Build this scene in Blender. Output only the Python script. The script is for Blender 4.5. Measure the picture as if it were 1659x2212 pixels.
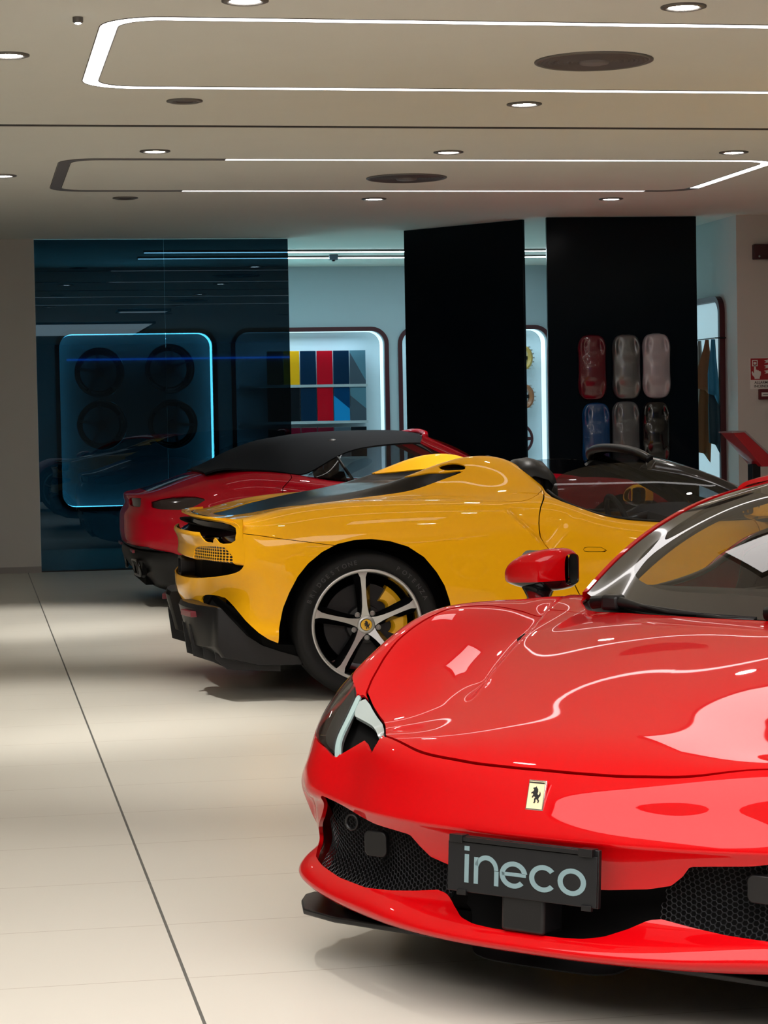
import bpy, math, random
import numpy as np
random.seed(7)
PI = math.pi
for o in list(bpy.data.objects): bpy.data.objects.remove(o)
C = bpy.context.scene.collection

# ---------------------------------------------------------------- camera
CAM_H = 1.335
cd = bpy.data.cameras.new('camera'); cam = bpy.data.objects.new('camera', cd); C.objects.link(cam)
cd.sensor_fit = 'VERTICAL'; cd.sensor_height = 36.0; cd.lens = 36.0 * 4921.0 / 2212.0
cd.clip_start = 0.1; cd.clip_end = 200
import mathutils
cam.matrix_world = (mathutils.Matrix.Translation((0, 0, CAM_H)) @ mathutils.Matrix.Rotation(math.radians(-10.22), 4, 'Z')
    @ mathutils.Matrix.Rotation(math.radians(90 - 2.304), 4, 'X') @ mathutils.Matrix.Rotation(-0.018, 4, 'Z'))
bpy.context.scene.camera = cam

# ---------------------------------------------------------------- exposure, world
vs = bpy.context.scene.view_settings
vs.view_transform = 'Standard'; vs.look = 'None'; vs.exposure = 0.28; vs.gamma = 1.0; vs.use_curve_mapping = False
w = bpy.data.worlds.new('world'); bpy.context.scene.world = w; w.use_nodes = True
w.node_tree.nodes['Background'].inputs[0].default_value = (0.45, 0.6, 0.75, 1); w.node_tree.nodes['Background'].inputs[1].default_value = 0.08

# ---------------------------------------------------------------- light levels
SPOT_W = 145.0         # each ceiling downlight
LIGHT_BOX_E = 3.9        # wide unseen ceiling light box, read off its reflection in the bonnet
RING_E = 3.5
NICHE_E = 0.7
BACK_W = 12.0
# ---------------------------------------------------------------- materials
def mat(name, col, rough=0.5, metal=0.0, coat=0.0, emit=None, es=1.0, noise=None, bump=None, spec=0.5, trans=0.0, alpha=1.0):
    m = bpy.data.materials.new(name); m.use_nodes = True
    nt = m.node_tree; b = nt.nodes['Principled BSDF']
    col = tuple(col) + (1,)
    b.inputs['Base Color'].default_value = col; b.inputs['Roughness'].default_value = rough
    b.inputs['Metallic'].default_value = metal; b.inputs['Coat Weight'].default_value = coat
    b.inputs['Coat Roughness'].default_value = 0.02; b.inputs['Coat IOR'].default_value = 1.42; b.inputs['Specular IOR Level'].default_value = spec
    b.inputs['Transmission Weight'].default_value = trans; b.inputs['Alpha'].default_value = alpha
    if emit: b.inputs['Emission Color'].default_value = tuple(emit) + (1,); b.inputs['Emission Strength'].default_value = es
    if noise or bump:
        tc = nt.nodes.new('ShaderNodeTexCoord'); n = nt.nodes.new('ShaderNodeTexNoise')
        n.inputs['Scale'].default_value = (noise or bump)[0]; n.inputs['Detail'].default_value = 4
        nt.links.new(tc.outputs['Object'], n.inputs['Vector'])
    if noise:
        mx = nt.nodes.new('ShaderNodeMix'); mx.data_type = 'RGBA'
        a = noise[1]
        mx.inputs[6].default_value = tuple(c * (1 - a) for c in col[:3]) + (1,); mx.inputs[7].default_value = tuple(min(1, c * (1 + a)) for c in col[:3]) + (1,)
        nt.links.new(n.outputs['Fac'], mx.inputs[0]); nt.links.new(mx.outputs[2], b.inputs['Base Color'])
    if bump:
        bp = nt.nodes.new('ShaderNodeBump'); bp.inputs['Strength'].default_value = bump[1]; bp.inputs['Distance'].default_value = 0.002
        nt.links.new(n.outputs['Fac'], bp.inputs['Height']); nt.links.new(bp.outputs[0], b.inputs['Normal'])
    return m
def glass(name, tint, refl=(1, 1, 1), ior=1.5, rough=0.0):
    m = bpy.data.materials.new(name); m.use_nodes = True; nt = m.node_tree; nt.nodes.clear()
    o = nt.nodes.new('ShaderNodeOutputMaterial'); t = nt.nodes.new('ShaderNodeBsdfTransparent'); g = nt.nodes.new('ShaderNodeBsdfGlossy')
    f = nt.nodes.new('ShaderNodeFresnel'); mx = nt.nodes.new('ShaderNodeMixShader')
    t.inputs[0].default_value = tuple(tint) + (1,); g.inputs[0].default_value = tuple(refl) + (1,); g.inputs['Roughness'].default_value = rough
    f.inputs[0].default_value = ior
    gm = nt.nodes.new('ShaderNodeNewGeometry'); iv = nt.nodes.new('ShaderNodeMath'); iv.operation = 'SUBTRACT'; iv.inputs[0].default_value = 1.0
    ml = nt.nodes.new('ShaderNodeMath'); ml.operation = 'MULTIPLY'; nt.links.new(gm.outputs['Backfacing'], iv.inputs[1]); nt.links.new(f.outputs[0], ml.inputs[0]); nt.links.new(iv.outputs[0], ml.inputs[1])
    tm = nt.nodes.new('ShaderNodeMix'); tm.data_type = 'RGBA'; tm.inputs[6].default_value = tuple(tint) + (1,); tm.inputs[7].default_value = (1, 1, 1, 1)
    nt.links.new(gm.outputs['Backfacing'], tm.inputs[0]); nt.links.new(tm.outputs[2], t.inputs[0])
    nt.links.new(ml.outputs[0], mx.inputs[0]); nt.links.new(t.outputs[0], mx.inputs[1]); nt.links.new(g.outputs[0], mx.inputs[2]); nt.links.new(mx.outputs[0], o.inputs[0])
    return m
M = {}
M['red'] = mat('gloss_red_paint', (0.50, 0.0, 0.002), 0.5, coat=0.8, spec=0.04)
M['darkred'] = mat('deep_red_paint', (0.46, 0.0, 0.012), 0.5, coat=0.8, spec=0.04)
M['yellow'] = mat('gloss_yellow_paint', (1.0, 0.48, 0.006), 0.5, coat=0.8, spec=0.04)
M['black'] = mat('black_gloss', (0.003, 0.003, 0.0035), 0.12, coat=1.0)
M['satin'] = mat('black_satin_plastic', (0.005, 0.005, 0.0055), 0.38, spec=0.35)
M['inner'] = mat('black_void', (0.003, 0.003, 0.003), 0.8, spec=0.1)
M['rubber'] = mat('tyre_rubber', (0.006, 0.006, 0.0065), 0.6, bump=(60, 0.15), spec=0.25)
M['alu'] = mat('machined_aluminium', (0.50, 0.50, 0.49), 0.32, metal=0.9)
M['steel'] = mat('brake_disc_steel', (0.012, 0.012, 0.013), 0.4, metal=0.5)
M['bolt'] = mat('bolt_steel', (0.35, 0.35, 0.35), 0.3, metal=1.0)
M['caliper'] = mat('caliper_yellow', (0.85, 0.45, 0.01), 0.35, coat=0.6)
M['cap'] = mat('cap_yellow', (0.9, 0.5, 0.03), 0.3, coat=0.5)
M['softtop'] = mat('soft_top_fabric', (0.006, 0.009, 0.013), 0.85, bump=(400, 0.3), spec=0.2)
M['leather'] = mat('black_leather', (0.010, 0.010, 0.011), 0.5)
M['cabin'] = mat('cabin_grey_trim', (0.014, 0.014, 0.014), 0.8)
M['window'] = glass('car_window', (0.78, 0.78, 0.74), ior=1.5)
M['darkwindow'] = glass('dark_car_window', (0.46, 0.47, 0.49), ior=1.5)
M['lens'] = glass('smoked_lens', (0.45, 0.45, 0.47), ior=1.55)
M['lampglass'] = mat('lamp_pale_glass', (0.36, 0.43, 0.42), 0.2, coat=1.0)
M['drl'] = mat('light_blade', (0.34, 0.48, 0.47), 0.3, coat=0.5)
M['lampbed'] = mat('lamp_housing_grey', (0.075, 0.07, 0.07), 0.35)
M['tail'] = mat('dark_lamp', (0.018, 0.006, 0.008), 0.1, coat=1.0)
M['reflector'] = mat('red_reflector', (0.16, 0.01, 0.02), 0.3, coat=0.6)
M['chrome'] = mat('chrome', (0.8, 0.8, 0.8), 0.12, metal=1.0)
M['plate'] = mat('plate_charcoal', (0.0065, 0.007, 0.008), 0.5, spec=0.3)
M['plate_ink'] = mat('plate_grey_blue', (0.17, 0.26, 0.28), 0.5)
M['badge'] = mat('badge_cream', (0.80, 0.68, 0.42), 0.25, coat=0.8)
M['ink'] = mat('black_ink', (0.01, 0.01, 0.01), 0.4)
M['white'] = mat('white_plastic', (0.75, 0.75, 0.73), 0.4)

# ---------------------------------------------------------------- objects
def link(o, parent=None, label=None, cat=None, group=None, kind=None):
    C.objects.link(o)
    if parent is not None: o.parent = parent
    if label: o['label'] = label
    if cat: o['category'] = cat
    if group: o['group'] = group
    if kind: o['kind'] = kind
    return o
def empty(name, loc, rz, label, cat, group=None):
    o = bpy.data.objects.new(name, None); o.empty_display_size = 0.1
    o.location = loc; o.rotation_euler = (0, 0, rz)
    return link(o, None, label, cat, group)
def mesh(name, V, F, m, parent=None, smooth=False, normals=None, angle=None, **kw):
    me = bpy.data.meshes.new(name); me.from_pydata([tuple(map(float, v)) for v in V], [], [tuple(map(int, f)) for f in F])
    me.validate(); me.update()
    ms = m if isinstance(m, (list, tuple)) else [m]
    for q in ms: me.materials.append(q)
    if smooth or normals is not None or angle: me.polygons.foreach_set('use_smooth', [True] * len(me.polygons))
    if angle: me.set_sharp_from_angle(angle=math.radians(angle))
    if normals is not None and len(me.vertices) == len(normals):
        me.normals_split_custom_set_from_vertices([tuple(map(float, n)) for n in normals])
    return link(bpy.data.objects.new(name, me), parent, **kw)
class MB:
    """collects simple solids into one mesh"""
    def __init__(s): s.V = []; s.F = []
    def add(s, V, F):
        b = len(s.V); s.V += [tuple(v) for v in V]; s.F += [tuple(i + b for i in f) for f in F]; return s
    def box(s, x0, x1, y0, y1, z0, z1):
        V = [(x, y, z) for x in (x0, x1) for y in (y0, y1) for z in (z0, z1)]
        return s.add(V, [(0, 1, 3, 2), (4, 6, 7, 5), (0, 4, 5, 1), (2, 3, 7, 6), (0, 2, 6, 4), (1, 5, 7, 3)])
    def prism(s, P, a, b, axis=2):
        """polygon P (2D) extruded from a to b along axis"""
        def up(p, t):
            q = [p[0], p[1]]; q.insert(axis, t); return tuple(q)
        n = len(P); V = [up(p, a) for p in P] + [up(p, b) for p in P]
        F = [tuple(range(n - 1, -1, -1)), tuple(range(n, 2 * n))] + [(i, (i + 1) % n, n + (i + 1) % n, n + i) for i in range(n)]
        return s.add(V, F)
    def tube(s, path, r, k=10, closed=False, cap=True):
        path = [np.array(p, float) for p in path]; n = len(path); R = r if hasattr(r, '__len__') else [r] * n
        V = []; prev = None
        for i in range(n):
            a = path[(i - 1) % n] if (i or closed) else path[0]; b = path[(i + 1) % n] if (i < n - 1 or closed) else path[-1]
            t = b - a; t /= np.linalg.norm(t) + 1e-9
            if prev is None: u = np.cross(t, (0, 0, 1.0)); u = u if np.linalg.norm(u) > 1e-3 else np.cross(t, (1.0, 0, 0))
            else: u = prev - t * (prev @ t)
            u /= np.linalg.norm(u); prev = u; v = np.cross(t, u)
            for j in range(k):
                an = 2 * PI * j / k; V.append(path[i] + R[i] * (u * math.cos(an) + v * math.sin(an)))
        F = []
        for i in range(n if closed else n - 1):
            for j in range(k):
                a = i * k + j; b = i * k + (j + 1) % k; c = ((i + 1) % n) * k + (j + 1) % k; d = ((i + 1) % n) * k + j
                F.append((a, b, c, d))
        if cap and not closed: F += [tuple(range(k - 1, -1, -1)), tuple(range((n - 1) * k, n * k))]
        return s.add(V, F)
    def lathe(s, prof, k=64, axis='y', c=(0, 0, 0), full=True):
        """profile of (radius, height) turned round an axis"""
        V = []; n = len(prof)
        for j in range(k):
            an = 2 * PI * j / k
            for r, h in prof:
                p = (r * math.cos(an), h, r * math.sin(an)) if axis == 'y' else (r * math.cos(an), r * math.sin(an), h)
                V.append((p[0] + c[0], p[1] + c[1], p[2] + c[2]))
        F = [(j * n + i, j * n + i + 1, ((j + 1) % k) * n + i + 1, ((j + 1) % k) * n + i) for j in range(k) for i in range(n - 1)]
        return s.add(V, F)
    def loft(s, rings, cap=True, closed=True):
        n = len(rings[0]); V = [p for r in rings for p in r]; F = []
        for i in range(len(rings) - 1):
            for j in range(n if closed else n - 1):
                F.append((i * n + j, i * n + (j + 1) % n, (i + 1) * n + (j + 1) % n, (i + 1) * n + j))
        if cap: F += [tuple(range(n - 1, -1, -1)), tuple(range((len(rings) - 1) * n, len(rings) * n))]
        return s.add(V, F)
    def rot(s, R, t=(0, 0, 0)):
        s.V = [tuple(np.array(R) @ np.array(v) + np.array(t)) for v in s.V]; return s
    def build(s, name, m, parent=None, smooth=False, angle=None, bevel=0, **kw):
        o = mesh(name, s.V, s.F, m, parent, smooth, angle=angle, **kw)
        import bmesh
        bm = bmesh.new(); bm.from_mesh(o.data); bmesh.ops.recalc_face_normals(bm, faces=bm.faces); bm.to_mesh(o.data); bm.free()
        if angle: o.data.set_sharp_from_angle(angle=math.radians(angle))
        if bevel:
            md = o.modifiers.new('bevel', 'BEVEL'); md.width = bevel; md.segments = 3; md.limit_method = 'ANGLE'; md.angle_limit = math.radians(35)
            o.data.polygons.foreach_set('use_smooth', [True] * len(o.data.polygons)); o.data.set_sharp_from_angle(angle=math.radians(50))
        return o
def rrect(x0, x1, y0, y1, r, k=6):
    P = []
    for cx, cy, a0 in ((x1 - r, y1 - r, 0), (x0 + r, y1 - r, 90), (x0 + r, y0 + r, 180), (x1 - r, y0 + r, 270)):
        for i in range(k + 1):
            a = math.radians(a0 + 90 * i / k); P.append((cx + r * math.cos(a), cy + r * math.sin(a)))
    return P
# ---------------------------------------------------------------- surfaces: smooth grids, trimmed along curves
def bs_eval(Q, t, mirror=False):
    """uniform cubic B-spline through control rows Q (n, ...) at params t; mirror: row 0 lies in the car's middle plane"""
    n = len(Q)
    first = (Q[1] * np.array([1, -1, 1])) if mirror else 2 * Q[0] - Q[1]
    E = np.concatenate([first[None], Q, (2 * Q[-1] - Q[-2])[None]], 0)
    i = np.clip(np.floor(t).astype(int), 0, n - 2); f = t - i
    b = [(1 - f) ** 3 / 6, (3 * f ** 3 - 6 * f ** 2 + 4) / 6, (-3 * f ** 3 + 3 * f ** 2 + 3 * f + 1) / 6, f ** 3 / 6]
    sh = (-1,) + (1,) * (Q.ndim - 1)
    return sum(b[k].reshape(sh) * E[i + k] for k in range(4))
def surface(net, ku, kv, fit=3):
    """net (sections, rows, 3), row 0 in the middle plane. returns dense grid (nu, nv, 3)"""
    P = np.array(net, float); Q = P.copy(); nu, nv = P.shape[:2]
    gu = np.arange(nu, dtype=float); gv = np.arange(nv, dtype=float)
    def ev(Q, tu, tv):
        A = bs_eval(Q, tu); A = np.swapaxes(A, 0, 1); A = bs_eval(A, tv, True); return np.swapaxes(A, 0, 1)
    for _ in range(fit): Q = Q + (P - ev(Q, gu, gv))
    tu = np.linspace(0, nu - 1, (nu - 1) * ku + 1); tv = np.linspace(0, nv - 1, (nv - 1) * kv + 1)
    return ev(Q, tu, tv)
def grid(G, flip=False):
    """dense grid -> vertices with normals (n, 6) and triangles"""
    a, b = G.shape[:2]
    du = np.gradient(G, axis=0); dv = np.gradient(G, axis=1); N = np.cross(du, dv)
    if flip: N = -N
    N /= np.linalg.norm(N, axis=2, keepdims=True) + 1e-12
    V = np.concatenate([G.reshape(-1, 3), N.reshape(-1, 3)], 1)
    I = np.arange(a * b).reshape(a, b); q = np.stack([I[:-1, :-1], I[1:, :-1], I[1:, 1:], I[:-1, 1:]], -1).reshape(-1, 4)
    if flip: q = q[:, ::-1]
    T = np.concatenate([q[:, [0, 1, 2]], q[:, [0, 2, 3]]], 0)
    return V, T
def compact(V, T):
    u, inv = np.unique(T, return_inverse=True); return V[u], inv.reshape(-1, 3)
def split(V, T, d):
    """cut a triangle mesh along d = 0; returns (inside d<0), (outside d>=0)"""
    d = np.where(np.abs(d) < 1e-7, 1e-7, d); s = d < 0; c = s[T].sum(1)
    ins = list(T[c == 3]); out = list(T[c == 0]); mix = T[(c == 1) | (c == 2)]
    new = []; memo = {}; base = len(V)
    def cut(i, j):
        k = (i, j) if i < j else (j, i)
        if k not in memo:
            t = d[k[0]] / (d[k[0]] - d[k[1]]); memo[k] = base + len(new); new.append(V[k[0]] * (1 - t) + V[k[1]] * t)
        return memo[k]
    for t in mix:
        ss = s[t]; one = ss.sum() == 1
        k = int(np.argmax(ss)) if one else int(np.argmin(ss))
        a, b, e = t[k], t[(k + 1) % 3], t[(k + 2) % 3]; ab = cut(a, b); ae = cut(a, e)
        (ins if one else out).append((a, ab, ae)); o = out if one else ins
        o.append((ab, b, e)); o.append((ab, e, ae))
    W = np.concatenate([V, np.array(new)], 0) if new else V
    f = lambda L: compact(W, np.array([tuple(x) for x in L])) if len(L) else (np.zeros((0, 6)), np.zeros((0, 3), int))
    return f(ins), f(out)
def cr(P, closed=False, k=8):
    """smooth curve through points; a repeated point makes a corner"""
    P = np.array(P, float); n = len(P); out = []
    for i in range(n if closed else n - 1):
        p1 = P[i]; p2 = P[(i + 1) % n]
        if np.allclose(p1, p2): continue
        p0 = P[(i - 1) % n] if (closed or i) else p1; p3 = P[(i + 2) % n] if (closed or i + 2 < n) else p2
        for j in range(k):
            t = j / k
            out.append(0.5 * (2 * p1 + (p2 - p0) * t + (2 * p0 - 5 * p1 + 4 * p2 - p3) * t * t + (3 * p1 - p0 - 3 * p2 + p3) * t ** 3))
    if not closed: out.append(P[-1])
    return np.array(out)
def dist(P2, poly, closed=True):
    """distance of 2D points to a polyline; negative inside when closed"""
    poly = np.array(poly, float); A = poly; B = np.roll(poly, -1, 0)
    if not closed: A = poly[:-1]; B = poly[1:]
    D = np.full(len(P2), 1e9); ins = np.zeros(len(P2), bool)
    for a, b in zip(A, B):
        e = b - a; l = e @ e
        if l < 1e-12: continue
        r = P2 - a; t = np.clip((r @ e) / l, 0, 1); D = np.minimum(D, np.hypot(r[:, 0] - t * e[0], r[:, 1] - t * e[1]))
        if closed:
            cnd = (a[1] > P2[:, 1]) != (b[1] > P2[:, 1])
            if abs(e[1]) > 1e-12: ins ^= cnd & (P2[:, 0] < e[0] * (P2[:, 1] - a[1]) / e[1] + a[0])
    return np.where(ins, -D, D) if closed else D
def carve(S, poly, ax, gap=0.0, closed=True, mask=None, k=8, sm=True):
    """trim surface S by a curve drawn in the plane of axes ax. closed: returns (piece, rest); open curve: returns rest with a slit"""
    V, T = S
    pl = cr(poly, closed, k) if sm else np.array(poly, float)
    d = dist(V[:, list(ax)], pl, closed)
    if mask is not None: d = np.where(mask(V), d, 1.0 if closed else 1.0)
    if not closed: return split(V, T, d - gap)[1]
    if gap:
        a, r = split(V, T, d + gap)
        d2 = dist(r[0][:, list(ax)], pl, True)
        if mask is not None: d2 = np.where(mask(r[0]), d2, 1.0)
        return a, split(r[0], r[1], d2 - gap)[1]
    return split(V, T, d)
def thick(S, t, mir=False):
    """give a trimmed surface a thickness; mir flips it to the other side of the car"""
    V, T = S
    V = V.copy(); n = len(V)
    N = V[:, 3:] / (np.linalg.norm(V[:, 3:], axis=1, keepdims=True) + 1e-12); P = V[:, :3]
    E = np.concatenate([T[:, [0, 1]], T[:, [1, 2]], T[:, [2, 0]]], 0); key = np.sort(E, 1)
    u, idx, cnt = np.unique(key, axis=0, return_index=True, return_counts=True); B = E[idx[cnt == 1]]
    # leave the middle-plane edge open (the other half continues there)
    B = B[~((np.abs(P[B[:, 0], 1]) < 2e-4) & (np.abs(P[B[:, 1], 1]) < 2e-4))]
    P2 = P - N * t
    allP = [P, P2]; allN = [N, -N]; F = [T, T[:, ::-1] + n]
    if len(B):
        m = len(B); a, b = B[:, 0], B[:, 1]; q = np.stack([P[a], P2[a], P2[b], P[b]], 1)
        e = P[b] - P[a]; rn = np.cross(P2[a] - P[a], e); rn /= np.linalg.norm(rn, axis=1, keepdims=True) + 1e-12; rn = -rn
        allP.append(q.reshape(-1, 3)); allN.append(np.repeat(-rn, 4, 0)); I = 2 * n + np.arange(4 * m).reshape(m, 4)
        F.append(I[:, [0, 1, 2]]); F.append(I[:, [0, 2, 3]])
    P = np.concatenate(allP); N = np.concatenate(allN); F = np.concatenate(F)
    if mir: P = P * (1, -1, 1); N = N * (1, -1, 1); F = F[:, ::-1]
    return P, N, F
def panel(name, S, m, parent, t=0.006, sides='both', **kw):
    """build one object from a trimmed surface: right half, left half or both halves joined"""
    if len(S[1]) == 0: return None
    parts = []
    if sides in ('both', 'right'): parts.append(thick(S, t))
    if sides in ('both', 'left'): parts.append(thick(S, t, True))
    P = np.concatenate([p[0] for p in parts]); N = np.concatenate([p[1] for p in parts]); off = 0; F = []
    for p in parts: F.append(p[2] + off); off += len(p[0])
    F = np.concatenate(F)
    me = bpy.data.meshes.new(name); me.vertices.add(len(P)); me.vertices.foreach_set('co', P.astype(np.float32).ravel())
    me.loops.add(len(F) * 3); me.loops.foreach_set('vertex_index', F.astype(np.int32).ravel())
    me.polygons.add(len(F)); me.polygons.foreach_set('loop_start', np.arange(0, len(F) * 3, 3, dtype=np.int32)); me.polygons.foreach_set('loop_total', np.full(len(F), 3, np.int32))
    me.update(); me.materials.append(m); me.polygons.foreach_set('use_smooth', [True] * len(F))
    me.normals_split_custom_set_from_vertices(N.astype(float).tolist())
    return link(bpy.data.objects.new(name, me), parent, **kw)
# ---------------------------------------------------------------- the two-seat coupe: control nets (x forward from rear axle, |y| sideways, z up)
def sec(s):
    """'x y z, ...' or rows of numbers"""
    return [tuple(map(float, p.split())) for p in s.split(',')]
REAR = [sec(s) for s in (
 # tail edge
 '-.765 0 .880,-.763 .2 .880,-.752 .38 .880,-.737 .5 .880,-.717 .6 .878,-.692 .7 .876,-.662 .78 .872,-.632 .84 .864,-.604 .882 .845,-.590 .902 .79,-.578 .908 .70,-.602 .883 .63,-.69 .74 .595,-.765 .5 .575,-.808 .25 .567,-.822 0 .565',
 '-.70 0 .868,-.698 .2 .868,-.69 .38 .868,-.675 .5 .868,-.655 .6 .868,-.633 .7 .869,-.605 .78 .870,-.58 .845 .866,-.555 .897 .848,-.540 .925 .79,-.53 .938 .70,-.55 .915 .60,-.63 .80 .535,-.73 .56 .49,-.79 .3 .47,-.81 0 .465',
 '-.60 0 .870,-.60 .2 .870,-.59 .38 .870,-.58 .5 .872,-.56 .6 .878,-.54 .7 .882,-.51 .78 .888,-.49 .85 .886,-.47 .91 .862,-.455 .945 .80,-.45 .96 .70,-.465 .952 .58,-.51 .91 .47,-.61 .80 .40,-.70 .55 .37,-.73 0 .37',
 '-.45 0 .890,-.45 .2 .892,-.44 .38 .895,-.43 .5 .898,-.42 .6 .902,-.405 .7 .908,-.39 .78 .916,-.375 .85 .912,-.365 .915 .880,-.36 .958 .81,-.36 .973 .71,-.37 .972 .58,-.395 .96 .46,-.45 .93 .35,-.56 .80 .29,-.60 0 .27',
 '-.28 0 .935,-.28 .2 .937,-.28 .38 .935,-.27 .5 .928,-.26 .6 .920,-.255 .7 .925,-.25 .78 .935,-.25 .855 .930,-.25 .922 .895,-.25 .965 .82,-.25 .98 .72,-.255 .983 .60,-.265 .98 .47,-.30 .965 .35,-.37 .93 .25,-.42 .85 .2',
 '-.10 0 .972,-.10 .2 .972,-.10 .38 .967,-.1 .5 .955,-.1 .6 .940,-.1 .7 .940,-.1 .78 .946,-.1 .855 .942,-.1 .922 .910,-.1 .966 .835,-.1 .984 .74,-.1 .986 .62,-.1 .98 .48,-.1 .97 .36,-.12 .95 .25,-.15 .9 .18',
 '.10 0 .995,.10 .2 .996,.10 .37 .997,.10 .48 .998,.10 .58 .970,.1 .68 .950,.1 .78 .952,.1 .857 .947,.1 .925 .915,.1 .967 .84,.1 .985 .745,.1 .987 .63,.1 .98 .49,.1 .97 .36,.1 .955 .25,.1 .9 .18',
 '.30 0 1.01,.30 .2 1.01,.3 .35 1.025,.3 .46 1.055,.3 .55 1.025,.3 .65 .972,.3 .77 .953,.3 .857 .948,.3 .927 .915,.3 .967 .845,.3 .985 .75,.3 .987 .63,.3 .98 .49,.3 .97 .36,.3 .955 .25,.3 .92 .17',
 '.50 0 1.02,.50 .2 1.02,.5 .34 1.06,.5 .45 1.118,.5 .54 1.105,.5 .64 1.025,.5 .76 .962,.5 .857 .946,.5 .927 .915,.5 .967 .848,.5 .984 .76,.5 .984 .64,.5 .978 .50,.5 .97 .37,.5 .96 .25,.5 .93 .16',
 '.68 0 1.02,.68 .2 1.02,.68 .34 1.07,.68 .45 1.140,.68 .54 1.135,.68 .64 1.075,.68 .76 .985,.68 .86 .942,.68 .930 .908,.68 .966 .845,.68 .980 .76,.68 .978 .64,.68 .97 .51,.68 .965 .37,.68 .958 .25,.68 .93 .16',
 '.84 0 .98,.84 .2 .98,.84 .34 1.03,.84 .45 1.102,.84 .54 1.100,.84 .64 1.055,.84 .76 .985,.84 .86 .945,.84 .928 .905,.84 .962 .84,.84 .973 .76,.84 .967 .64,.84 .958 .51,.84 .958 .37,.84 .955 .25,.84 .93 .16',
 '.96 0 .92,.96 .2 .92,.96 .34 .93,.96 .45 .99,.96 .55 1.00,.96 .65 .985,.96 .76 .955,.96 .86 .930,.96 .925 .890,.96 .955 .825,.96 .964 .75,.96 .957 .64,.96 .948 .51,.96 .95 .37,.96 .953 .25,.96 .93 .16',
 '1.08 0 .87,1.08 .2 .87,1.08 .35 .87,1.08 .46 .88,1.08 .56 .89,1.08 .66 .900,1.08 .77 .905,1.08 .86 .890,1.08 .918 .855,1.08 .947 .80,1.08 .956 .73,1.08 .95 .63,1.08 .942 .51,1.08 .945 .37,1.08 .95 .25,1.08 .93 .16',
 '1.25 0 .82,1.25 .2 .82,1.25 .35 .82,1.25 .46 .825,1.25 .56 .83,1.25 .66 .838,1.25 .77 .842,1.25 .86 .836,1.25 .912 .808,1.25 .94 .765,1.25 .952 .70,1.25 .948 .62,1.25 .938 .51,1.25 .942 .37,1.25 .948 .25,1.25 .93 .16',
 '1.55 0 .80,1.55 .2 .80,1.55 .35 .80,1.55 .46 .80,1.55 .56 .80,1.55 .66 .803,1.55 .77 .808,1.55 .86 .804,1.55 .91 .782,1.55 .94 .745,1.55 .955 .69,1.55 .955 .60,1.55 .942 .50,1.55 .942 .37,1.55 .948 .25,1.55 .93 .16',
 '2.0 0 .80,2.0 .2 .80,2.0 .4 .80,2.0 .5 .80,2.0 .6 .80,2.0 .68 .80,2.0 .76 .805,2.0 .84 .805,2.0 .90 .785,2.0 .945 .74,2.0 .965 .67,2.0 .972 .58,2.0 .968 .48,2.0 .962 .36,2.0 .955 .25,2.0 .93 .16')]
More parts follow.
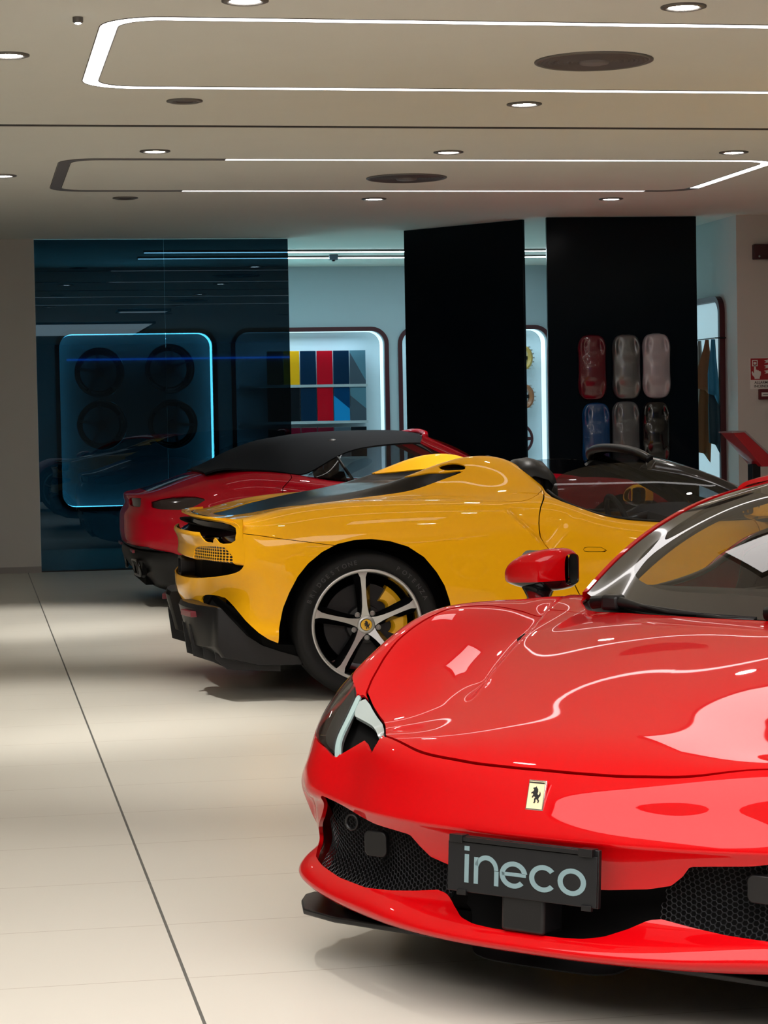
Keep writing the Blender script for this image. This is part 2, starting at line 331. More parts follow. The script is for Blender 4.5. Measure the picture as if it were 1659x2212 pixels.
FRONT = [sec(s) for s in (
 '2.0 0 .80,2.0 .2 .80,2.0 .4 .80,2.0 .55 .80,2.0 .68 .80,2.0 .80 .808,2.0 .88 .795,2.0 .945 .74,2.0 .972 .60,2.0 .968 .42,2.0 .95 .17',
 '2.3 0 .808,2.3 .2 .808,2.3 .4 .805,2.3 .55 .800,2.3 .68 .795,2.3 .79 .822,2.3 .87 .812,2.3 .94 .75,2.3 .978 .61,2.3 .975 .42,2.3 .955 .17',
 '2.6 0 .790,2.6 .2 .790,2.6 .4 .783,2.6 .55 .772,2.6 .67 .775,2.6 .785 .832,2.6 .87 .815,2.6 .94 .75,2.6 .980 .62,2.6 .98 .43,2.6 .96 .2',
 '2.85 0 .752,2.85 .2 .752,2.85 .39 .742,2.85 .53 .734,2.85 .66 .754,2.85 .775 .828,2.85 .865 .795,2.85 .932 .72,2.85 .972 .60,2.85 .975 .42,2.85 .955 .2',
 '3.08 0 .705,3.08 .2 .704,3.08 .38 .693,3.08 .52 .690,3.08 .65 .714,3.07 .765 .772,3.06 .855 .725,3.05 .918 .65,3.04 .955 .55,3.03 .962 .42,3.02 .95 .2',
 '3.28 0 .658,3.28 .2 .656,3.27 .38 .647,3.26 .52 .642,3.24 .64 .665,3.235 .775 .680,3.215 .875 .620,3.165 .93 .54,3.12 .955 .45,3.08 .945 .34,3.06 .94 .2',
 '3.44 0 .621,3.435 .2 .620,3.42 .38 .613,3.40 .515 .605,3.37 .635 .605,3.35 .775 .590,3.29 .87 .535,3.235 .925 .47,3.19 .945 .40,3.14 .932 .30,3.12 .935 .19',
 '3.56 0 .572,3.555 .19 .573,3.54 .36 .577,3.50 .50 .578,3.445 .62 .563,3.41 .755 .540,3.335 .855 .490,3.27 .91 .44,3.215 .935 .37,3.17 .918 .28,3.14 .93 .18',
 '3.61 0 .50,3.603 .19 .50,3.58 .36 .50,3.535 .50 .50,3.475 .62 .495,3.435 .755 .485,3.36 .85 .455,3.29 .91 .41,3.225 .93 .35,3.18 .912 .27,3.15 .93 .17',
 '3.64 0 .435,3.632 .19 .435,3.605 .36 .435,3.56 .50 .435,3.495 .62 .433,3.445 .755 .430,3.36 .835 .410,3.29 .885 .385,3.24 .92 .335,3.19 .91 .26,3.155 .93 .165',
 '3.632 0 .412,3.624 .19 .412,3.597 .36 .412,3.552 .50 .412,3.487 .62 .410,3.418 .735 .402,3.345 .825 .388,3.28 .875 .362,3.237 .91 .32,3.19 .908 .25,3.156 .93 .163',
 '3.60 0 .345,3.59 .19 .345,3.565 .36 .345,3.52 .50 .345,3.455 .62 .345,3.405 .745 .342,3.335 .825 .335,3.28 .87 .32,3.23 .905 .295,3.19 .905 .24,3.16 .93 .16',
 '3.60 0 .265,3.59 .19 .265,3.565 .36 .265,3.52 .50 .267,3.46 .62 .27,3.395 .74 .275,3.33 .82 .278,3.28 .865 .275,3.235 .895 .26,3.195 .915 .22,3.16 .93 .155',
 '3.66 0 .225,3.65 .19 .225,3.615 .36 .228,3.565 .50 .232,3.50 .63 .236,3.43 .755 .242,3.36 .84 .247,3.30 .885 .247,3.25 .91 .235,3.20 .925 .205,3.165 .935 .15',
 '3.69 0 .190,3.68 .19 .190,3.64 .36 .192,3.585 .50 .196,3.52 .64 .200,3.445 .77 .207,3.37 .86 .212,3.31 .90 .213,3.255 .92 .205,3.205 .93 .185,3.17 .935 .145',
 '3.64 0 .168,3.63 .19 .168,3.60 .36 .17,3.55 .50 .172,3.49 .63 .176,3.42 .75 .182,3.35 .84 .188,3.295 .88 .19,3.245 .905 .185,3.20 .918 .17,3.165 .925 .14')]
REAR = np.array(REAR) * (1, -1, 1); FRONT = np.array(FRONT) * (1, -1, 1)
def nets():
    R = surface(REAR, 16, 9); F = surface(FRONT, 16, 16)
    return grid(R, True), grid(F, True)
# ================================================================ SETTING
CEIL = 3.04; WY = 21.05; BY = 24.9
def node_floor():
    m = bpy.data.materials.new('beige_floor_tiles'); m.use_nodes = True; nt = m.node_tree; b = nt.nodes['Principled BSDF']
    L = nt.links.new; N = nt.nodes.new
    tc = N('ShaderNodeTexCoord'); sp = N('ShaderNodeSeparateXYZ'); L(tc.outputs['Object'], sp.inputs[0])
    def line(out, off, step, width):
        a = N('ShaderNodeMath'); a.operation = 'SUBTRACT'; L(out, a.inputs[0]); a.inputs[1].default_value = off
        c = N('ShaderNodeMath'); c.operation = 'PINGPONG'; L(a.outputs[0], c.inputs[0]); c.inputs[1].default_value = step / 2
        d = N('ShaderNodeMath'); d.operation = 'LESS_THAN'; L(c.outputs[0], d.inputs[0]); d.inputs[1].default_value = width / 2
        return d
    lx = line(sp.outputs['X'], 0.478, 3.6, 0.008); ly = line(sp.outputs['Y'], 0.046, 0.6, 0.004)
    n = N('ShaderNodeTexNoise'); n.inputs['Scale'].default_value = 1.3; L(tc.outputs['Object'], n.inputs['Vector'])
    mx = N('ShaderNodeMix'); mx.data_type = 'RGBA'; mx.inputs[6].default_value = (0.575, 0.55, 0.485, 1); mx.inputs[7].default_value = (0.625, 0.60, 0.53, 1); L(n.outputs['Fac'], mx.inputs[0])
    m1 = N('ShaderNodeMix'); m1.data_type = 'RGBA'; L(ly.outputs[0], m1.inputs[0]); L(mx.outputs[2], m1.inputs[6]); m1.inputs[7].default_value = (0.40, 0.35, 0.29, 1)
    m2 = N('ShaderNodeMix'); m2.data_type = 'RGBA'; L(lx.outputs[0], m2.inputs[0]); L(m1.outputs[2], m2.inputs[6]); m2.inputs[7].default_value = (0.10, 0.10, 0.09, 1)
    L(m2.outputs[2], b.inputs['Base Color']); b.inputs['Roughness'].default_value = 0.36; b.inputs['Specular IOR Level'].default_value = 0.4
    return m
M['floor'] = node_floor()
M['ceiling'] = mat('ceiling_plaster', (0.76, 0.76, 0.70), 0.85, noise=(3, 0.02))
M['wall'] = mat('white_wall_paint', (0.58, 0.565, 0.54), 0.8, noise=(5, 0.02))
M['bwall'] = mat('studio_wall_paint', (0.44, 0.53, 0.57), 0.7, noise=(5, 0.02))
M['slot'] = mat('slot_dark', (0.05, 0.045, 0.045), 0.7)
M['lamp'] = mat('lamp_lens', (1, 1, 1), emit=(1.0, 0.97, 0.92), es=60)
M['ringlamp'] = mat('ring_diffuser', (1, 1, 1), emit=(1.0, 0.96, 0.95), es=RING_E)
M['bluelamp'] = mat('blue_led', (0.02, 0.1, 0.6), emit=(0.02, 0.18, 1.0), es=4.0)
M['niche_led'] = mat('niche_led', (1, 1, 1), emit=(0.62, 0.90, 1.0), es=NICHE_E)
M['niche_led_cyan'] = mat('niche_led_cyan', (1, 1, 1), emit=(0.30, 0.88, 1.0), es=30.0)
M['soft_box'] = mat('soft_luminous_panel', (1, 1, 1), emit=(1.0, 0.95, 0.93), es=2.8)
M['unlit'] = mat('unlit_diffuser', (0.16, 0.15, 0.16), 0.5)
M['light_box_diffuser'] = mat('luminous_ceiling', (1, 1, 1), emit=(1.0, 0.95, 0.93), es=LIGHT_BOX_E)  # diffuser of the wide ceiling light box, not a window
M['blackpanel'] = mat('black_lacquer_panel', (0.0008, 0.004, 0.008), 0.15, spec=0.14)
M['tint'] = glass('tinted_glass', (0.009, 0.024, 0.037), refl=(0.5, 0.8, 1.0), ior=1.36)
M['grille'] = mat('speaker_mesh', (0.10, 0.085, 0.09), 0.6, metal=0.3)
M['trimring'] = mat('lamp_trim_ring', (0.16, 0.15, 0.14), 0.4, metal=0.4)
M['maroon'] = mat('dark_red_edge', (0.06, 0.004, 0.008), 0.4)

def struct(name, mb, m, **kw): return mb.build(name, m, kind='structure', **kw)
struct('floor', MB().box(-8, 13, -6.2, 27, -0.1, 0), M['floor'])
# ceiling with the two lamp loops recessed into it
def ring_outline(x0, x1, y0, y1, r): return rrect(x0, x1, y0, y1, r, 8)
struct('ceiling', MB().box(-8, 13, -6.2, 27, CEIL, CEIL + 0.15), M['ceiling'])
struct('trim_1', MB().box(-8, 12.9, 13.085, 13.125, CEIL - 0.006, CEIL + 0.001), M['slot'])
struct('wall_left', MB().box(-8.1, -8, -6.2, 27, 0, CEIL), M['wall'])
struct('wall_right', MB().box(12.9, 13.0, -6.2, 18.75, 0, CEIL), M['wall'])
struct('wall_front', MB().box(-8, 13, -6.3, -6.2, 0, CEIL), M['wall'])
struct('wall_back', MB().box(-8, 0.60, WY, WY + 0.18, 0, CEIL), M['wall'])
struct('wall_corner', MB().box(6.49, 12.9, 18.75, 24.9, 0, CEIL), M['wall'])
struct('wall_studio', MB().box(0.45, 6.6, BY + 0.32, BY + 0.45, 0, CEIL), M['bwall'])
struct('wall_studio_left', MB().box(0.42, 0.58, WY + 0.18, BY + 0.35, 0, CEIL), M['bwall'])
struct('baseboard_back', MB().box(-8, 0.60, WY - 0.014, WY, 0, 0.055), mat('base_grey', (0.3, 0.28, 0.27), 0.5))

# luminous ceiling field over the forecourt of the showroom, outside the picture but mirrored by the bonnet
def light_box(x0, x1, y0, y1, label, m='light_box_diffuser'):
    t = empty('ceiling_light_box', ((x0 + x1) / 2, (y0 + y1) / 2, CEIL - 0.02), 0, label, 'ceiling light', 'luminous boxes in the ceiling'); a, b = (x1 - x0) / 2, (y1 - y0) / 2
    MB().box(-a, a, -b, b, -0.012, 0.0).build('diffuser', M[m], t)
    fr = MB().loft([[(-a, -b, -.02), (a, -b, -.02), (a, b, -.02), (-a, b, -.02)], [(-a - .04, -b - .04, -.02), (a + .04, -b - .04, -.02), (a + .04, b + .04, -.02), (-a - .04, b + .04, -.02)], [(-a - .04, -b - .04, .019), (a + .04, -b - .04, .019), (a + .04, b + .04, .019), (-a - .04, b + .04, .019)]], cap=False)
    fr.build('frame', M['trimring'], t)
light_box(-2.7, 3.0, -0.6, 4.3, 'wide luminous white light box set in the ceiling before the nearest car')
light_box(2.2, 2.9, 7.85, 8.45, 'small luminous light box set in the ceiling above the bonnet of the nearest car', 'soft_box')

# lamp loops
def strip_ring(x0, x1, y0, y1, r, w_):
    """open ribbons between an outer and inner rounded rectangle"""
    return rrect(x0, x1, y0, y1, r, 10), rrect(x0 + w_, x1 - w_, y0 + w_ * 1.0, y1 - w_, max(r - w_, 0.02), 10)
def loop_light(label, x0, x1, y0, y1, dark=None, wall=0.035):
    t = empty('ceiling_loop_light', ((x0 + x1) / 2, (y0 + y1) / 2, CEIL), 0, label, 'ceiling light', 'rounded light loops in the ceiling')
    cx, cy = (x0 + x1) / 2, (y0 + y1) / 2
    A, B = strip_ring(x0 - cx, x1 - cx, y0 - cy, y1 - cy, 0.26, 0.072); n = len(A)
    runs = []                     # consecutive pieces of equal state
    for i in range(n):
        j = (i + 1) % n; a, b, c, d = A[i], A[j], B[j], B[i]
        nseg = max(1, int(math.dist(a, b) / 0.1))
        for s in range(nseg):
            f0, f1 = s / nseg, (s + 1) / nseg
            q = [(a[0] + (b[0] - a[0]) * f0, a[1] + (b[1] - a[1]) * f0), (a[0] + (b[0] - a[0]) * f1, a[1] + (b[1] - a[1]) * f1),
                 (d[0] + (c[0] - d[0]) * f1, d[1] + (c[1] - d[1]) * f1), (d[0] + (c[0] - d[0]) * f0, d[1] + (c[1] - d[1]) * f0)]
            off = bool(dark and dark(q[0][0] + cx, q[0][1] + cy))
            if not runs or runs[-1][0] != off: runs.append((off, []))
            runs[-1][1].append(q)
    if len(runs) > 1 and runs[0][0] == runs[-1][0]: runs[0] = (runs[0][0], runs.pop()[1] + runs[0][1])
    for off, Q in runs:
        w_ = MB()
        for q in Q: w_.prism(q, -0.002, 0.0)
        if off: w_.build('unlit_diffuser', M['unlit'], t, label='unlit grey section of the loop')
        else: w_.build('diffuser', M['ringlamp'], t)
    for P, s in ((A, 1), (B, -1)):
        m_ = MB()
        Q = [(p[0] * (1 + s * 0.004 / max(abs(p[0]), .1)), p[1] * (1 + s * 0.004 / max(abs(p[1]), .1))) for p in P]
        m_.tube([(p[0], p[1], -0.001) for p in Q], 0.0025, 6, closed=True).build('edge_trim', M['trimring'], t)
    return t
loop_light('bright rounded loop light in the ceiling, the nearer and larger of the two seen', 0.585, 5.42, 9.62, 11.66)
loop_light('farther rounded ceiling loop light whose left end is unlit', 0.60, 5.43, 14.72, 16.78, dark=lambda x, y: x < 1.62 or (x > 5.15 and y > 16.5))

# downlights
def downlight(x, y, lit=True, label='', r=0.066, k_=1.0):
    t = empty('ceiling_downlight', (x, y, CEIL), 0, label, 'downlight', 'round ceiling downlights')
    k = 28
    MB().lathe([(r + 0.030, 0.0), (r + 0.030, -0.006), (r + 0.012, -0.011), (r, -0.008), (r - 0.004, 0.0)], k, 'z').build('trim_ring', M['trimring'], t, smooth=True)
    if lit:
        MB().lathe([(r, -0.004), (0.0005, -0.007)], k, 'z').build('lens', M['lamp'], t)
        ld = bpy.data.lights.new('spot', 'SPOT'); ld.energy = SPOT_W * (1.7 if x < .3 and y > 8 else .5 if y < 8 else 1.15 if y < 9.5 and x > 1 else 1); ld.spot_size = math.radians(64); ld.spot_blend = 0.8; ld.shadow_soft_size = 0.05; ld.color = (1.0, 0.96, 0.90)
        lo = bpy.data.objects.new('lamp_beam', ld); lo.location = (0, 0, -0.05); lo.parent = t; C.objects.link(lo)
    else:
        MB().lathe([(r, -0.004), (r * .7, -0.008), (r * .66, -0.003), (0.0005, -0.005)], k, 'z').build('lens', M['grille'], t, label='unlit dark lens')
    return t
DL = [(1.13, 9.22, 1, 'lit downlight cut by the top edge of the photo, left of the picture centre'), (2.97, 9.21, 1, 'lit downlight near the top right corner of the photo, before the large loop light'),
      (0.21, 10.65, 1, 'lit downlight at the left edge of the photo beside the large loop light'), (3.0, 12.12, 1, 'lit downlight between the two loop lights, behind the big ceiling speaker'),
      (1.15, 12.09, 0, 'unlit dark downlight between the two loop lights'), (1.17, 14.31, 1, 'lit downlight above the left end of the farther loop light'),
      (3.04, 14.31, 1, 'lit downlight in front of the middle of the farther loop light'), (4.93, 14.27, 1, 'lit downlight above the right end of the farther loop light'),
      (1.18, 17.25, 0, 'unlit dark downlight behind the left end of the farther loop light'), (3.09, 17.33, 1, 'lit downlight behind the middle of the farther loop light'),
      (4.98, 17.34, 1, 'lit downlight behind the right end of the farther loop light'), (0.25, 15.73, 1, 'lit downlight at the left edge of the photo beside the farther loop light'),
      (0.22, 6.2, 1, 'lit downlight above the pale floor left of the nearest car'), (4.9, 12.1, 1, 'lit downlight above the windscreen of the yellow car'), (4.9, 9.2, 1, 'lit downlight over the cabin of the nearest car'),
      (6.8, 9.2, 1, 'lit downlight over the tail of the nearest car'), (6.8, 12.1, 1, 'lit downlight over the nose of the yellow car'), (3.0, 6.9, 1, 'lit downlight over the bonnet of the nearest car'), (4.9, 6.2, 1, 'lit downlight beside the left door of the nearest car'), (-1.6, 8.0, 1, 'lit downlight over the empty aisle left of the cars'), (-1.6, 13.0, 1, 'lit downlight far down the aisle left of the cars')]
for x, y, l, s in DL: downlight(x, y, bool(l), s)
t = empty('ceiling_spark_light', (0.48, 9.66, CEIL), 0, 'tiny bright spotlight outside the left corner of the large loop light', 'ceiling light')
MB().lathe([(0.022, 0), (0.022, -0.02), (0.012, -0.026), (0.0005, -0.026)], 20, 'z').build('housing', M['trimring'], t, smooth=True)
MB().lathe([(0.014, -0.0262), (0.0005, -0.03)], 20, 'z').build('lens', mat('spark', (1, 1, 1), emit=(0.7, 0.9, 1), es=40), t)
# ceiling speakers
for x, y, s in ((2.98, 10.64, 'large round grey ceiling speaker inside the nearer loop light'), (3.06, 15.84, 'large round grey ceiling speaker inside the farther loop light')):
    t = empty('ceiling_speaker', (x, y, CEIL), 0, s, 'speaker', 'round ceiling speakers')
    MB().lathe([(0.285, 0.0), (0.285, -0.006), (0.272, -0.010), (0.265, -0.004)], 56, 'z').build('rim', M['trimring'], t, smooth=True)
    g = MB()
    for i in range(9): g.lathe([(0.264 - i * .022, -0.004), (0.254 - i * .022, -0.008), (0.242 - i * .022, -0.004)], 56, 'z')
    g.build('grille', M['grille'], t)
    MB().lathe([(0.075, -0.006), (0.07, -0.016), (0.05, -0.02), (0.0005, -0.02)], 40, 'z').build('centre_disc', mat('speaker_disc', (0.16, 0.14, 0.145), 0.5), t, smooth=True)
# blue LED line on the wall opposite (seen mirrored in the dark glass)
tag = MB().box(2.0, 7.2, -6.2, -6.17, 2.70, 2.74).build('led_strip', M['bluelamp'], None, label='thin blue light strip high on the wall opposite the dark glass panels', cat='light strip')

# ---------------------------------------------------------------- glass and display panels at the rear
def glass_panel(x0, x1, label):
    return MB().box(x0, x1, WY + 0.02, WY + 0.032, 0.012, CEIL - 0.004).build('dark_glass_panel', M['tint'], None, label=label, cat='glass panel', group='dark glass panels')
glass_panel(0.601, 1.7815, 'dark tinted glass panel next to the left white wall, wheel display behind it')
glass_panel(1.7825, 2.935, 'dark tinted glass panel right of the thin joint, swatch display half behind it')
struct('trim_2', MB().box(0.60, 2.94, WY + 0.012, WY + 0.04, 0, 0.012), M['satin'])
def slab(p, q, th, name, m, label, cat, group):
    p = np.array(p, float); q = np.array(q, float); d = (q - p) / np.linalg.norm(q - p); n = np.array([-d[1], d[0]]) * th
    P = [tuple(p), tuple(q), tuple(q + n), tuple(p + n)]
    return MB().prism(P, 0.0, CEIL - 0.003).build(name, m, None, bevel=0.004, label=label, cat=cat, group=group)
slab((3.87, 20.22), (4.70, 19.12), 0.03, 'black_display_wall', M['blackpanel'], 'tall glossy black partition set at an angle behind the soft top car', 'partition', 'tall black partitions')
slab((4.86, 18.92), (6.17, 18.86), 0.04, 'black_display_wall', M['blackpanel'], 'tall glossy black partition carrying the car shaped paint samples', 'partition', 'tall black partitions')

# studio behind the glass: wall with lit rounded niches
def niche_front(x0, x1, spans, z0, z1, r):
    """wall face y = BY with rounded openings; returned as strips between the openings"""
    V = MB()
    xs = [x0]
    for a, b in spans: xs += [a, b]
    xs.append(x1)
    for i in range(0, len(xs), 2): V.box(xs[i], xs[i + 1], BY, BY + 0.32, 0, CEIL)
    for a, b in spans:
        V.box(a, b, BY, BY + 0.32, z1, CEIL); V.box(a, b, BY, BY + 0.32, 0, z0)
        for cx, cz, sx, sz in ((a, z1, 1, -1), (b, z1, -1, -1), (a, z0, 1, 1), (b, z0, -1, 1)):
            P = [(cx, cz)] + [(cx + sx * (r - r * math.sin(t_)), cz + sz * (r - r * math.cos(t_))) for t_ in np.linspace(0, PI / 2, 9)]
            V.prism(P, BY, BY + 0.32, 1)
    return V
M['nicheback'] = mat('niche_dark_back', (0.03, 0.04, 0.045), 0.6)
SP = [(0.95, 2.62), (2.86, 4.53), (4.72, 6.39)]
struct('wall_studio_niches', niche_front(0.55, 6.5, SP, 0.45, 2.33, 0.15), M['bwall'])
def niche_trim(a, b, z0, z1, r, y, label, back='bwall', glow=3.0, led='niche_led'):
    t = empty('display_niche', ((a + b) / 2, y, 0), 0, label, 'display niche', 'lit rounded display niches')
    h = (b - a) / 2
    def band(o, i, ya, yb, name, m, lab=None):
        A = rrect(-h - o, h + o, z0 - o, z1 + o, r + o, 8); B = rrect(-h + i, h - i, z0 + i, z1 - i, max(r - i, .02), 8); V = MB()
        n = len(A)
        for k in range(n):
            j = (k + 1) % n; V.add([(A[k][0], ya, A[k][1]), (A[j][0], ya, A[j][1]), (B[j][0], ya, B[j][1]), (B[k][0], ya, B[k][1]), (A[k][0], yb, A[k][1]), (A[j][0], yb, A[j][1]), (B[j][0], yb, B[j][1]), (B[k][0], yb, B[k][1])],
                                   [(0, 3, 2, 1), (4, 5, 6, 7), (0, 1, 5, 4), (3, 7, 6, 2)])
        return V.build(name, m, t)
    band(0.042, 0.004, -0.03, 0.012, 'frame', M['maroon'])
    band(-0.001, 0.004, 0.10, 0.295, 'led_edge', M[led])
    MB().prism(rrect(-h + .004, h - .004, z0 + .004, z1 - .004, r, 8), 0.30, 0.315, 1).build('back_panel', M[back], t)
    ld = bpy.data.lights.new('niche_glow', 'AREA'); ld.shape = 'RECTANGLE'; ld.size = 1.3; ld.size_y = 0.08; ld.energy = glow; ld.color = (0.60, 0.86, 1.0)
    lo = bpy.data.objects.new('niche_glow', ld); lo.location = (0, 0.12, z1 - 0.06); lo.parent = t; C.objects.link(lo)
    return t
niche_trim(0.95, 2.62, 0.45, 2.33, 0.15, BY, 'lit rounded niche with four black wheels behind the dark glass', 'nicheback', 4.0, 'niche_led_cyan')
n2 = niche_trim(2.86, 4.53, 0.45, 2.33, 0.15, BY, 'lit rounded niche holding rows of paint colour boards, dark red frame')
niche_trim(4.72, 6.39, 0.45, 2.33, 0.15, BY, 'lit rounded niche seen between the two black partitions')
# shelves of the colour niche
for z in (1.745, 1.34, 0.94):
    MB().box(-0.78, 0.66, 0.14, 0.30, z - 0.03, z).build('shelf', mat('shelf_grey', (0.36, 0.42, 0.44), 0.5), n2)
# colour boards
SWC = {'yellow': (0.85, 0.42, 0.01), 'navy': (0.004, 0.022, 0.055), 'red': (0.50, 0.004, 0.015), 'slate': (0.06, 0.085, 0.11), 'teal': (0.09, 0.2, 0.26), 'blue': (0.01, 0.24, 0.55), 'black': (0.006, 0.009, 0.012), 'maroon': (0.10, 0.004, 0.015), 'brown': (0.14, 0.09, 0.04), 'deep': (0.002, 0.04, 0.12)}
SWM = {k: mat('swatch_' + k, v, 0.15, coat=0.8) for k, v in SWC.items()}
def board(x, z, h, c1, c2, cut, label):
    w = 0.178; y = BY + 0.16
    t = empty('colour_board', (x, y, z), 0, label, 'paint sample', 'paint colour boards on the niche shelves')
    if c2 is None:
        MB().box(-w / 2, w / 2, 0, 0.03, 0, h).build('board', SWM[c1], t, bevel=0.003)
    else:
        P = [(-w / 2, 0), (w / 2, 0), (w / 2, h), (-w / 2, h)]
        a, b = cut
        A = [(-w / 2, 0), (w / 2 if b is None else w / 2, 0), (w / 2, h * b), (-w / 2, h * a)]; B = [(-w / 2, h * a), (w / 2, h * b), (w / 2, h), (-w / 2, h)]
        MB().prism(A, 0, 0.03, 1).build('lower_face', SWM[c1], t); MB().prism(B, 0, 0.03, 1).build('upper_face', SWM[c2], t)
rows = [(1.745, [('brown', None), ('yellow', None), ('navy', None), ('red', None), ('navy', None), ('slate', 'teal')]), (1.34, [('black', None), ('black', None), ('navy', None), ('red', None), ('blue', 'deep'), ('slate', 'teal')]), (0.94, [('black', None), ('maroon', None), ('maroon', None), ('maroon', None), ('slate', None), ('black', None)])]
cn = {'brown': 'brown', 'yellow': 'yellow', 'navy': 'dark navy', 'red': 'red', 'slate': 'slate grey', 'black': 'black', 'maroon': 'maroon', 'blue': 'bright blue'}
rn = {0: 'top', 1: 'middle', 2: 'lower'}; cnn = ['leftmost', 'second from the left', 'third from the left', 'third from the right', 'second from the right', 'rightmost']
for i, (z, L_) in enumerate(rows):
    for j, (a, b) in enumerate(L_):
        x = 3.32 + j * 0.186
        board(x, z, 0.375 if i < 2 else 0.33, a, b, (0.95, 0.1) if i == 0 else (0.75, 0.35), '%s%s paint board, %s on the %s niche shelf' % (cn[a], ' two tone' if b else '', cnn[j], rn[i]))
# back studio lamps
def linear(y, x0, x1, label):
    t = empty('linear_ceiling_light', ((x0 + x1) / 2, y, CEIL), 0, label, 'ceiling light', 'linear lights in the studio ceiling'); h = (x1 - x0) / 2
    MB().box(-h, h, -0.025, 0.025, -0.02, 0).build('housing', M['trimring'], t)
    MB().box(-h + .01, h - .01, -0.02, 0.02, -0.026, -0.0202).build('diffuser', mat('linear_lamp', (1, 1, 1), emit=(0.85, 0.97, 1), es=16), t)
    ld = bpy.data.lights.new('glow', 'AREA'); ld.shape = 'RECTANGLE'; ld.size = x1 - x0; ld.size_y = 0.05; ld.energy = BACK_W; ld.color = (0.50, 0.82, 1.0)
    lo = bpy.data.objects.new('lamp_glow', ld); lo.location = (0, 0, -0.03); lo.parent = t; C.objects.link(lo)
linear(22.48, 1.70, 6.3, 'thin linear light across the studio ceiling, the nearer of the pair'); linear(23.30, 1.70, 6.3, 'thin linear light across the studio ceiling, the farther of the pair')
t = empty('ceiling_sensor', (3.69, 23.12, CEIL), 0, 'small dark box shaped sensor hanging beside the linear studio lights', 'sensor')
MB().box(-0.045, 0.045, -0.03, 0.03, -0.055, 0).build('housing', mat('sensor_blue', (0.05, 0.10, 0.15), 0.4), t, bevel=0.006); MB().lathe([(0.02, -0.055), (0.016, -0.07), (0.0005, -0.072)], 20, 'z').build('lens', M['black'], t)

# niche in the side wall, with leather hides
NX = 6.49
t = empty('display_niche', (NX, 19.85, 0), 0, 'tall lit white niche with hanging leather hides in the side wall, dark red frame', 'display niche', 'lit rounded display niches')
M['nichewhite_glowing'] = mat('niche_white_glowing', (0.75, 0.85, 0.88), 0.6, emit=(0.62, 0.88, 1.0), es=0.32)  # niche light put into the panel's own material as a faint glow
A = rrect(-0.95, 0.78, 0.45, 2.37, 0.15, 8); B = rrect(-0.905, 0.735, 0.495, 2.325, 0.12, 8); V = MB(); n = len(A)
for k in range(n):
    j = (k + 1) % n; V.add([(-0.05, -A[k][0], A[k][1]), (-0.05, -A[j][0], A[j][1]), (-0.05, -B[j][0], B[j][1]), (-0.05, -B[k][0], B[k][1]), (-0.001, -A[k][0], A[k][1]), (-0.001, -A[j][0], A[j][1]), (-0.001, -B[j][0], B[j][1]), (-0.001, -B[k][0], B[k][1])], [(0, 1, 2, 3), (4, 7, 6, 5), (0, 4, 5, 1), (3, 2, 6, 7)])
V.build('frame', M['maroon'], t)
MB().prism([(-p[0], p[1]) for p in rrect(-0.9, 0.73, 0.5, 2.32, 0.12, 8)], -0.012, -0.002, 0).build('back_panel', M['nichewhite_glowing'], t)
# hides on a rail
t = empty('hide_rail', (NX - 0.10, 19.85, 2.0), 0, 'thin dark rail across the white niche, leather hides hanging from it', 'rail')
MB().tube([(0, -0.82, 0), (0, 0.85, 0)], 0.006, 8).build('bar', M['satin'], t)
for y in (-0.80, 0.83): MB().tube([(0.10, y, 0), (0, y, 0)], 0.006, 8).build('bracket', M['satin'], t)
def hide(y, top, bot, w0, w1, col, label, dx=0.0, lean=0.0):
    k = 10; V = []; nr = 9
    for i in range(nr):
        f = i / (nr - 1); z = top + (bot - top) * f; ww = w0 + (w1 - w0) * min(1, f * 1.6)
        for j in range(k + 1):
            g = j / k - .5; V.append((0.008 * math.sin(g * 9 + i * .25) * (0.3 + f) + dx, g * ww + lean * f, z + (abs(g) * -0.06 if i else 0) + (0.10 * (j / k) * f)))
    F = [(i * (k + 1) + j, i * (k + 1) + j + 1, (i + 1) * (k + 1) + j + 1, (i + 1) * (k + 1) + j) for i in range(nr - 1) for j in range(k)]
    o = mesh('leather_hide', V, F, mat('hide_' + label.split()[0], col, 0.75, bump=(120, 0.3)), None, smooth=True, label=label, cat='leather sample', group='leather hides hanging in the niche')
    o.location = (NX - 0.105, y, 2.0); o.rotation_euler = (0, 0, math.radians(50)); md = o.modifiers.new('s', 'SOLIDIFY'); md.thickness = 0.004
hide(19.22, -0.01, -0.50, 0.03, 0.17, (0.46, 0.24, 0.12), 'tan leather hide hanging at the front of the white niche', -0.03, .03)
hide(19.27, -0.01, -1.06, 0.03, 0.14, (0.30, 0.15, 0.06), 'brown leather hide below the tan one in the white niche', 0.02, .05)
hide(19.07, -0.01, -0.55, 0.03, 0.10, (0.02, 0.22, 0.42), 'blue leather hide beside the frame of the white niche', -0.02)
hide(19.10, -0.01, -0.98, 0.03, 0.11, (0.01, 0.05, 0.08), 'dark teal leather hide below the blue one in the white niche', 0.02)
hide(19.46, -0.01, -0.62, 0.03, 0.10, (0.45, 0.45, 0.42), 'pale grey leather hide behind the tan one in the white niche', 0.0)
hide(19.58, -0.01, -0.58, 0.03, 0.08, (0.30, 0.33, 0.33), 'mid grey leather hide at the back of the white niche', 0.0)
